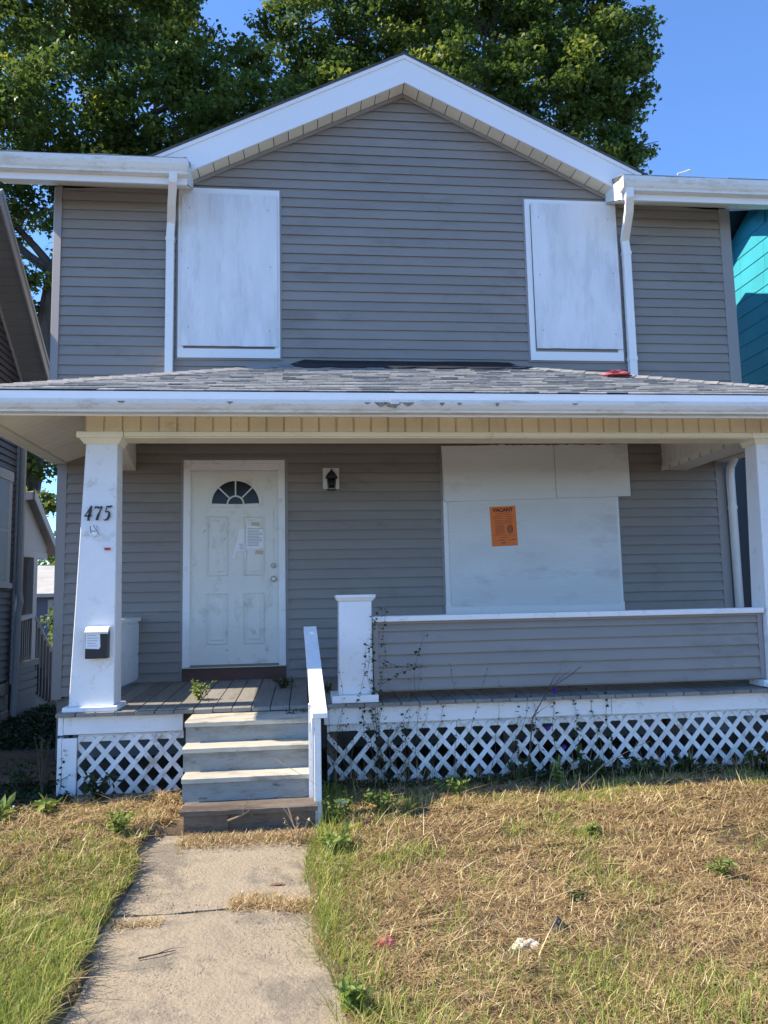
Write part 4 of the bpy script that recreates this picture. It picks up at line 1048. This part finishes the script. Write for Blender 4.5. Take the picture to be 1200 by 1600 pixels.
B_l = [(1.4,10.6,15.9,1.35),(2.3,10.6,13.8,1.2),(1.2,11,17.9,1.1),(4.2,11,15.8,1.8),(6.2,10.6,16.4,1.8),(8.2,10.2,16.1,1.6),(2.9,10.8,17.6,1.3),(5.4,10.2,13.6,1.7),(7.6,9.9,13.9,1.6),(9.0,9.8,14.7,1.25),(3.6,10.4,13.2,1.3),(6.6,10.4,11.7,1.4),(8.4,9.9,12.2,1.1),
       (9.85,9.8,15.4,.85),(9.95,9.8,12.35,.62),(9.15,9.8,11.9,.8),(9.0,10.2,16.9,1.0),(4.8,11,18.2,1.8),(7.2,11,18.4,1.7),(5.0,10.8,11.2,1.2),(9.45,9.9,13.5,.75),(2.6,11.2,15.0,1.0),(9.7,9.9,14.2,.8)]
tree('maple_tree', 'large green maple with rounded crown rising behind the roof peak to the right', (5.5,11,-.8),
     [(5.5,11,-.85),(5.5,11,3),(5.6,11,6),(5.8,10.9,9),(6.0,10.8,11.5),(6.2,10.7,14),(6.4,10.7,16)], [.42,.34,.31,.27,.22,.14,.07], B_l, 33)

random.seed(5); rng = np.random.default_rng(9)
def bush(name, label, c, r, n, m, size, cat='shrub'):
    t = thing(name, label, cat); q = rng.normal(0, 1, (n, 3)); q /= np.linalg.norm(q, axis=1)[:, None]
    q *= (rng.uniform(0, 1, (n, 1))**.4)*np.array(r); 
    q += np.array([[mnoise.noise(Vector((*(p*2.2),)))*.3]*3 for p in q])
    leaves('foliage', q+np.array(c), size, m, t)
    bm = B()
    for k in range(6): tube(bm, [(c[0]+R(-.1,.1), c[1]+R(-.1,.1), -.85), (c[0]+R(-.5,.5)*r[0], c[1]+R(-.5,.5)*r[1], c[2]+r[2]*R(-.2,.5))], [.02, .006], 5)
    obj('stem', bm, 'vinestem', t)
bush('shrub', 'sunlit green shrub beyond the rear steps between the two houses', (-3.55, 8.2, .1), (.55, .5, 1.1), 2600, 'weed', .09)
bush('shrub', 'tall yellow green shrub behind the far garage roof', (-7.0, 19.5, 2.1), (1.6, .8, 1.3), 2500, 'weed', .16)

# weeds -------------------------------------------------------------
BLADE = np.array([(0,0,0),(.16,.25,.03),(.20,.55,.02),(.0,1.0,-.08),(-.20,.55,.02),(-.16,.25,.03)])
def plant(name, label, x, y, z, h, spread, nst, leaf, m='weed', cat='weed', rosette=False, stemm='vinestem'):
    if z < -.7: z = gh(x, y) - .01
    t = thing(name, label, cat, loc=(0,0,0)); bm = B(); cs = []
    for k in range(nst):
        a = R(0, 6.28); hh = h*R(.6, 1.0); sx = spread*R(.3, 1)
        p = [Vector((x, y, z)), Vector((x+math.cos(a)*sx*.4, y+math.sin(a)*sx*.4, z+hh*.6)), Vector((x+math.cos(a)*sx, y+math.sin(a)*sx, z+hh))]
        tube(bm, p, [.005, .003, .0015], 4)
        for j in range(13 if not rosette else 5):
            s = R(.15, 1); q = p[0].lerp(p[1], s*2) if s < .5 else p[1].lerp(p[2], s*2-1); cs.append(tuple(q))
    obj('stem', bm, stemm, t)
    leaves('foliage', np.array(cs)+rng.normal(0, .008, (len(cs), 3)), leaf*(.62 if not rosette else .8), m, t, lambda n: rng.beta(2.6, 1.7, n), droop=-.15, base=BLADE, faces=[(0,1,2,3),(0,3,4,5)])
    return t
plant('deck_weed', 'bright green leafy weed growing through the deck boards before the door', .27, -1.36, -.04, .16, .12, 14, .065)
plant('deck_weed', 'low dark green weed on the deck by the right foot of the door', .98, -.80, -.02, .11, .15, 14, .055, 'darkweed')
plant('deck_weed', 'small dark weed on the deck between handrail and square post', 1.38, -1.2, -.03, .10, .08, 7, .045, 'darkweed')
plant('step_weed', 'small grey green weed hanging at the top step beside the handrail', 1.12, -1.95, -.13, .07, .12, 8, .045, 'darkweed')
plant('broadleaf_weed', 'broad leaved pale weed in the sunny grass left of the porch corner', -.66, -2.28, -.77, .13, .12, 7, .12, rosette=True)
plant('broadleaf_weed', 'broad leaved weed at the far left edge in front of the shade', -.93, -2.42, -.77, .14, .13, 7, .13, rosette=True)
plant('broadleaf_weed', 'leafy weed clump left of the walkway near the bottom step', -.05, -2.85, -.77, .18, .13, 10, .09)
plant('broadleaf_weed', 'green leafy weed at the right edge of the walkway by the steps', 1.36, -3.20, -.78, .14, .14, 10, .10)
plant('broadleaf_weed', 'long bladed green weed beside the walkway at the bottom of the view', 1.36, -5.02, -.78, .13, .07, 12, .075)
plant('shade_weed', 'dark leafy weed against the short lattice panel left of the steps', -.42, -1.92, -.79, .22, .16, 12, .09, 'darkweed')
plant('shade_weed', 'tall thin weed beside the white corner board of the porch', -.86, -1.80, -.79, .50, .10, 9, .045, 'darkweed')
plant('shade_weed', 'dark creeping weed in the deep shade between the houses', -1.15, -1.4, -.79, .30, .30, 16, .07, 'darkweed')
plant('seed_weed', 'dry seedy weed standing in front of the bottom step at its right', 1.13, -3.02, -.80, .30, .16, 9, .035, 'straw', stemm='twig')
plant('seed_weed', 'green stalky weed in front of the handrail post', 1.40, -2.72, -.79, .26, .14, 12, .055)
plant('seed_weed', 'small sprout leaning before the left part of the bottom step', .58, -2.93, -.80, .14, .04, 3, .05)
plant('lawn_weed', 'pale green leafy weed in the lawn before the lattice middle', 2.32, -2.25, -.78, .17, .15, 10, .085)
plant('lawn_weed', 'leafy weed with a stalk before the long lattice', 3.20, -2.05, -.78, .24, .08, 8, .075)
plant('lawn_weed', 'low green weed on the dry lawn right of the pale chunk', 2.58, -4.2, -.78, .08, .08, 8, .05, 'darkweed')
plant('lawn_weed', 'low green weed near the right edge of the dry lawn', 3.50, -3.95, -.78, .12, .09, 9, .06)
plant('lawn_weed', 'small bright weed beside bare twigs in mid lawn', 3.0, -3.25, -.78, .10, .08, 8, .055)
plant('lawn_weed', 'yellow green weed in the lawn close to the steps side', 1.72, -2.55, -.78, .16, .14, 10, .08)
for i, (x, y, s) in enumerate(((3.9,-1.95,.11),(4.35,-1.93,.13),(5.0,-1.92,.15),(3.55,-1.9,.12),(2.9,-1.95,.1))):
    plant('lattice_weed', ('round dark leaves at the foot of the lattice, %s' % ('right of its middle','between two dry stalks','near the view edge','under the purple flowers','left of the purple flowers')[i]), x, y, -.79, .20, .14, 9, s, 'darkweed', rosette=True)

# vines and twigs -----------------------------------------------------
def wander(p, n, st, d, up=0):
    pts = [Vector(p)]; d = Vector(d).normalized()
    for i in range(n):
        d = (d + Vector((R(-.5,.5), R(-.12,.12), R(-.5,.5)+up))*.5).normalized(); pts.append(pts[-1]+d*st)
    return pts
def vine(name, label, starts, m='darkweed', lsize=.035, flowers=(), cat='vine', lf=2):
    t = thing(name, label, cat); bm = B(); cs = []
    for p, n, st, d, up in starts:
        pts = wander(p, n, st, d, up)
        for q in pts: q.y = min(q.y, P-.02)
        tube(bm, pts, [.0028*(1-.6*i/n) for i in range(n+1)], 4)
        for q in pts[2:]:
            for k in range(lf):
                if R(0,1) < .55: cs.append((q.x+R(-.02,.02), q.y-.01, q.z+R(-.02,.02)))
    obj('stem', bm, 'vinestem', t)
    if cs: leaves('foliage', np.array(cs), lsize, m, t, droop=.3)
    for fx, fz in flowers:
        bm = B(); n = 10; c = bm.verts.new((fx, P-.055, fz)); rg = [bm.verts.new((fx+.022*math.cos(2*math.pi*k/n)*(1 if k%2 else .85), P-.075, fz+.022*math.sin(2*math.pi*k/n)*(1 if k%2 else .85))) for k in range(n)]
        for k in range(n): bm.faces.new((c, rg[k], rg[(k+1)%n]))
        r = bmesh.ops.extrude_face_region(bm, geom=list(bm.faces))
        for v in [q for q in r['geom'] if isinstance(q, bmesh.types.BMVert)]: v.co.y -= .003
        obj('flower', bm, 'purple', t)
    return t
vine('climbing_vine', 'thin leafy brown vine climbing beside the short square post', [((1.80+R(-.03,.05), P-.03, -.78+R(0,.3)), 40, .032, (.05,0,1), .45) for k in range(5)] + [((1.82, P-.05, .1), 14, .03, (1,0,.3), 0), ((1.83, P-.05, .3), 12, .03, (.7,0,-.3), 0)], lsize=.03)
vine('tangled_vine', 'bare tangled vine over the broken lattice right of the steps', [((1.42+.14*k, P-.03, -.76), 22+int(R(0,8)), .036, (R(-.4,.6),0,1), .35) for k in range(11)] + [((1.40+R(0,.9), P-.04, -.76), 26, .03, (R(-.9,.9),0,.7), .2) for k in range(16)], lsize=.020, lf=1)
vine('morning_glory', 'vine with purple flowers climbing the long lattice', [((3.05+.13*k, P-.03, -.76), 24, .033, (R(-.4,.4),0,1), .4) for k in range(6)], lsize=.034, flowers=((3.33,-.46),(3.27,.01),(3.20,-.30)))
vine('corner_vine', 'small dark vine across the white corner board by the shade', [((-.80, P-.04, -.60), 12, .028, (1,0,.5), .15), ((-.74, P-.04, -.75), 14, .03, (.1,0,1), .2)], lsize=.028)
def twig(name, label, pts, r0, m='twig', branches=0, cat='twig'):
    bm = B(); pts = [Vector(p) for p in pts]; n = len(pts)
    tube(bm, pts, [r0*(1-.7*i/(n-1)) for i in range(n)], 6)
    for k in range(branches):
        i = random.randint(1, n-2); d = (pts[i+1]-pts[i]).normalized(); e = pts[i]+(d+Vector((R(-.6,.6),R(-.3,.3),R(-.3,.6))))*R(.08,.18); tube(bm, [pts[i], pts[i].lerp(e,.5)+Vector((0,0,.01)), e], [r0*.5, r0*.3, r0*.15], 4)
    return tag(obj(name, bm, m), label, cat)
twig('fallen_stick', 'long pale bare stick lying in front of the short lattice', [(-.66,-2.02,-.75),(-.45,-2.02,-.70),(-.25,-1.97,-.675),(-.10,-1.99,-.665),(.08,-1.94,-.655),(.21,-1.92,-.635)], .012, branches=3, cat='stick')
twig('dead_stalk', 'tall branching dead stalk leaning against the long lattice', [(2.93,-1.98,-.78),(3.0,-1.93,-.5),(3.05,-1.90,-.2),(3.20,-1.88,.02),(3.42,-1.86,.14),(3.5,-1.85,.2)], .007, 'vinestem', 7, cat='stalk')
twig('dead_stalk', 'pale curved dry stalk bending before the right lattice', [(3.05,-2.5,-.78),(3.25,-2.35,-.68),(3.5,-2.2,-.55),(3.85,-2.05,-.44),(4.0,-2.0,-.41)], .006, branches=4, cat='stalk')
twig('dead_stalk', 'straight dry stalk upright before the right lattice', [(3.02,-2.25,-.78),(3.10,-2.15,-.62),(3.16,-2.10,-.52)], .005, cat='stalk')
twig('dead_stalk', 'short upright pale stalk near the right lattice end', [(4.42,-2.1,-.79),(4.42,-2.1,-.60)], .006, cat='stalk')
twig('dead_stalk', 'thick pale stalk leaning by the handrail post', [(1.18,-3.05,-.80),(1.10,-2.95,-.66),(1.05,-2.9,-.52)], .006, branches=2, cat='stalk')
twig('dead_stalk', 'long pale grass stalk crossing the upper steps', [(.97,-2.72,-.28),(1.15,-2.78,-.38),(1.26,-2.8,-.45)], .003, branches=0, cat='stalk')
twig('dead_twig', 'small dark twig lying on the walkway', [(.42,-4.42,-.80),(.50,-4.40,-.795),(.58,-4.36,-.80)], .005, 'vinestem', 1)
twig('dead_twig', 'small curled dead leaf stalk on the bottom step', [(.66,-2.80,-.655),(.75,-2.78,-.63),(.80,-2.79,-.60),(.82,-2.76,-.64)], .008, 'twig', 2)

# ------------------------------------------------------------------ lawn: straw and grass
random.seed(77); rng = np.random.default_rng(77)
GHX = np.arange(-3.2, 7.01, .06); GHY = np.arange(-7.2, -1.1, .06)
GRID = np.array([[gh(x, y) for x in GHX] for y in GHY])
def ghn(x, y):
    i = np.clip(((x-GHX[0])/.06).astype(int), 0, len(GHX)-1); j = np.clip(((y-GHY[0])/.06).astype(int), 0, len(GHY)-1); return GRID[j, i]
NG = np.array([[mnoise.noise(Vector((x*1.3, y*1.3, 11)))*.6+mnoise.noise(Vector((x*4, y*4, 5)))*.4 for x in GHX] for y in GHY])
NM = np.array([[mnoise.noise(Vector((x*6, y*6, 51)))*.7+mnoise.noise(Vector((x*15, y*15, 35)))*.5 for x in GHX] for y in GHY])
NB = np.array([[mnoise.noise(Vector((x*2.4, y*2.4, 31)))*.6+mnoise.noise(Vector((x*7, y*7, 15)))*.4 for x in GHX] for y in GHY])
def nz_(A, x, y):
    i = np.clip(((x-GHX[0])/.06).astype(int), 0, len(GHX)-1); j = np.clip(((y-GHY[0])/.06).astype(int), 0, len(GHY)-1); return A[j, i]
def onwalk(x, y):
    l = 0.20 + .035*np.sin(y*2.1) + .02*np.sin(y*5.3+1) - np.where(y > -3.3, .06, 0); r = 1.19 + .02*np.sin(y*2.7+2) + .015*np.sin(y*6.1) + .10*np.clip((-4.3-y)/.8, 0, 1)
    return (x > l+.02*np.sin(y*17)) & (x < r-.03+.03*np.sin(y*13)+.02*np.sin(y*31)) & (y < -2.75)
def instep(x, y): return (x > .27) & (x < 1.27) & (y > -2.88)
def samp(n, y0=-7.1, y1=-1.8):
    # denser near the camera is not needed: cover the visible wedge evenly
    y = rng.uniform(y0, y1, n*3); x = rng.uniform(-3, 6.9, n*3)
    d = y+8.2; k = (x > 1.19-(.48+.0)*d-.4) & (x < 1.19+.70*d+.4)
    x, y = x[k][:n], y[k][:n]; return x, y
def blades(name, x, y, z, L, w, yaw, lean, v, m, curl=.3):
    """each blade: two quads"""
    n = len(x); dx, dy = np.cos(yaw), np.sin(yaw); sx, sy = -dy, dx
    h = np.sin(lean)*L; g = np.cos(lean)*L
    P0 = np.stack([x, y, z], 1); P1 = P0 + np.stack([dx*g*.5, dy*g*.5, h*.55], 1); P2 = P0 + np.stack([dx*g*(1+curl*.3), dy*g*(1+curl*.3), h*(1-curl*.25)], 1)
    Sd = np.stack([sx, sy, np.zeros(n)], 1)*w[:, None]/2
    V = np.stack([P0-Sd, P0+Sd, P1-Sd*.9, P1+Sd*.9, P2-Sd*.15, P2+Sd*.15], 1).reshape(-1, 3)
    F = (np.array([(0,1,3,2),(2,3,5,4)])[None]+(np.arange(n)*6)[:, None, None]).reshape(-1, 4)
    return stuff_top(mesh_np(name, V, F, np.repeat(v, 6), m))
def stuff_top(o): o['kind'] = 'stuff'; return o
def tagst(o, label, cat): o['label'] = label; o['category'] = cat; return o
# dry straw everywhere, thicker right of the walk
x, y = samp(330000); keep = ~onwalk(x, y) & ~instep(x, y) & (y < -1.88-.15*nz_(NG, x, y))
keep &= (rng.uniform(0, 1, len(x)) < np.clip(.92-3.2*nz_(NB, x, y)-.7*nz_(NG, x, y), .07, 1)*np.where(x > .6, np.clip((x-1.05)/.30, .25, 1), 1)); keep &= (rng.uniform(0,1,len(x)) < np.where(x < .25, .38+.5*np.clip(y+3.9, 0, 1), 1))
keep &= ~((x < -.6) & (y > -2.15))
x, y = x[keep], y[keep]; n = len(x)
near = np.clip((y+8.2)/3.2, 1, 2.2)
tagst(blades('dry_grass', x, y, ghn(x, y)+rng.uniform(.0, .018, n)+.035*np.clip(nz_(NM, x, y)+.1, 0, 1), rng.gamma(3, .0125, n)+.010, rng.uniform(.0014, .0034, n)*near, rng.uniform(0, 6.28, n), rng.normal(.14, .32, n), np.clip(rng.beta(2.2, 2.4, n)+.15*nz_(NG, x, y), 0, 1), 'straw'), 'mown dry straw covering the front lawn', 'dry grass')
# longer straw stalks lying about, mostly near the lattice
x, y = samp(3800, -5.8, -1.9); keep = ~onwalk(x, y) & ~instep(x, y) & (x > -.9) & (rng.uniform(0, 1, len(x)) < np.clip((y+6.5)/4, .1, 1)); keep &= ~((x < -.6) & (y > -2.2)); x, y = x[keep], y[keep]; n = len(x)
tagst(blades('straw_stalk', x, y, ghn(x, y)+rng.uniform(.015, .06, n), rng.uniform(.08, .34, n), rng.uniform(.002, .0042, n), np.where(rng.uniform(0,1,n)<.35, rng.normal(.25,.6,n), rng.uniform(0,6.28,n)), rng.normal(.10, .16, n), np.clip(rng.beta(2.2, 2.0, n), 0, 1), 'straw', curl=.1), 'long pale straw stalks lying over the lawn', 'straw')
# fine debris and dark dead bits
x, y = samp(60000, -7, -1.8); keep = ~onwalk(x, y) & ~instep(x, y); x, y = x[keep], y[keep]; n = len(x)
tagst(blades('dead_litter', x, y, ghn(x, y)+rng.uniform(0, .02, n), rng.gamma(2.5, .011, n)+.008, rng.uniform(.003, .008, n), rng.uniform(0, 6.28, n), rng.normal(.15, .35, n), np.clip(rng.beta(1.2, 4.5, n), 0, 1), 'straw'), 'brown chopped plant litter among the straw', 'litter')
# green grass: left lawn, right edge of the walk, patches at the bottom and far right
x, y = samp(260000); r_ = rng.uniform(0, 1, len(x)); gn = nz_(NG, x, y)
dl = np.where(x < .2, np.clip(.85+gn*1.2-np.clip(y+3.7, 0, 1.5)*.75, .05, 1), 0)
er = np.where((x > 1.16), np.exp(-np.clip(x-1.26, 0, 9)/.17)*1.1*np.clip(.8+gn, .2, 1.2), 0)
bt = np.where(x > 1.2, np.clip((-4.75-y)*1.1+gn*1.0, 0, .55), 0)
pt_ = np.where(x > 1.2, np.clip(gn*1.5-.18, 0, .35)+.02+np.clip(nz_(NB, x, y)*2.2-.42, 0, .5)*np.clip(.5+gn*2, 0, 1), 0) + np.where((y > -2.6) & (x > 1.6), .30*np.clip(.5+gn*2, 0, 1), 0)
keep = (r_ < np.maximum(np.maximum(dl, er), np.maximum(bt, pt_))) & ~onwalk(x-.01, y) & ~instep(x, y) & (y < -1.95) & ~((x < -.55) & (y > -2.25))
x, y = x[keep], y[keep]; n = len(x); tall = 1+.8*np.clip(-4.0-y, 0, 1.4)*(x < .3)+.9*np.exp(-np.abs(x-1.3)/.2)*(x > 1.0)
tagst(blades('grass', x, y, ghn(x, y)-.005, rng.gamma(5, .0105, n)*tall+.012, rng.uniform(.0022, .0042, n)*np.clip((y+8.2)/3.4, 1, 1.7), rng.uniform(0, 6.28, n), rng.normal(1.0, .32, n), np.clip(rng.beta(2.4, 2.4, n)+.25*nz_(NB, x, y)+np.clip(y+3.2, 0, 1)*.15, 0, 1), 'grass', curl=.7), 'green and yellowing grass of the front lawn', 'grass')
# dried grass growing in the walkway crack and over its edges
n = 2600; x = rng.uniform(.78, 1.2, n); y = -3.87+.05*np.sin(x*9)+rng.normal(0, .05, n)
x2 = rng.uniform(.36, 1.26, 5200); y2 = rng.normal(-2.90, .07, 5200); x3 = rng.uniform(.2, .45, 300); y3 = -4.02+rng.normal(0, .03, 300)
x = np.concatenate([x, x2, x3]); y = np.concatenate([y, y2, y3]); n = len(x)
tagst(blades('crack_grass', x, y, -.806+.075*np.clip((y+3.8)/1.1, 0, 1), rng.uniform(.015, .055, n), rng.uniform(.002, .004, n), rng.uniform(0, 6.28, n), rng.normal(.3, .3, n), np.clip(rng.beta(2.4, 2.2, n), 0, 1), 'straw'), 'dead grass tufts across the walkway joint', 'dry grass')
# shade strip beside the porch: dark leaf litter
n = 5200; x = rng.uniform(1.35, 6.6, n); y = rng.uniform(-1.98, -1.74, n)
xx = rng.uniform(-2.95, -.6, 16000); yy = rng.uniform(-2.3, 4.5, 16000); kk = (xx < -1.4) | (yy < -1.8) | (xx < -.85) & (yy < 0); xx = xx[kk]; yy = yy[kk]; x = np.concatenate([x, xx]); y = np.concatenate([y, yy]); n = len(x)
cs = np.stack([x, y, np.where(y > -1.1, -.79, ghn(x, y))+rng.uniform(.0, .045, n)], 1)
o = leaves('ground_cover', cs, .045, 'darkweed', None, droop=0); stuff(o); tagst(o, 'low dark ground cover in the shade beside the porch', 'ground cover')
# dead brush standing before the lattice
n = 1500; x = rng.uniform(1.36, 6.3, n); y = rng.uniform(-2.05, -1.80, n); dn = rng.uniform(0, 1, n) < np.clip(.45+1.2*nz_(NB, x, y)+np.exp(-np.abs(x-1.7)/.6)*.5, .1, 1); x, y = x[dn], y[dn]; n = len(x)
tagst(blades('brush', x, y, np.full(n, -.76), rng.gamma(4, .045, n)+.04, rng.uniform(.003, .006, n), rng.uniform(0, 6.28, n), rng.normal(1.15, .3, n), np.clip(rng.beta(1.3, 2.4, n), 0, 1), 'straw', curl=.5), 'dry dead brush and stems standing against the lattice foot', 'brush')
# gravel crumbs on the walkway
n = 5000; x = rng.uniform(.2, 1.2, n); y = rng.uniform(-6.5, -2.8, n); s = rng.uniform(.002, .006, n)
k = onwalk(x, y); x, y, s = x[k], y[k], s[k]; n = len(x)
V = np.stack([np.stack([x+s*a, y+s*b_, -.812+.075*np.clip((y+3.8)/1.1, 0, 1)+s*c], 1) for a, b_, c in ((1,0,.2),(-.5,.9,.2),(-.5,-.9,.2),(0,0,1.2))], 1).reshape(-1, 3)
F = (np.array([(0,1,3),(1,2,3),(2,0,3)])[None]+(np.arange(n)*4)[:, None, None]).reshape(-1, 3)
o = mesh_np('gravel', V, F, None, 'concrete'); stuff(o); tagst(o, 'loose gravel crumbs on the walkway', 'gravel')
# put every thing's Empty at its own base, parts keep their places
bpy.context.view_layer.update()
for o in list(C.objects):
    if o.type == 'EMPTY' and o.parent is None:
        P_ = [o2.matrix_world @ Vector(c) for o2 in o.children_recursive if o2.type == 'MESH' for c in o2.bound_box]
        if not P_: continue
        c = Vector(((min(p.x for p in P_)+max(p.x for p in P_))/2, (min(p.y for p in P_)+max(p.y for p in P_))/2, min(p.z for p in P_)))
        o.location = c
        for ch in o.children: ch.matrix_parent_inverse = Matrix.Translation(-c)
print('objects', len(bpy.data.objects))
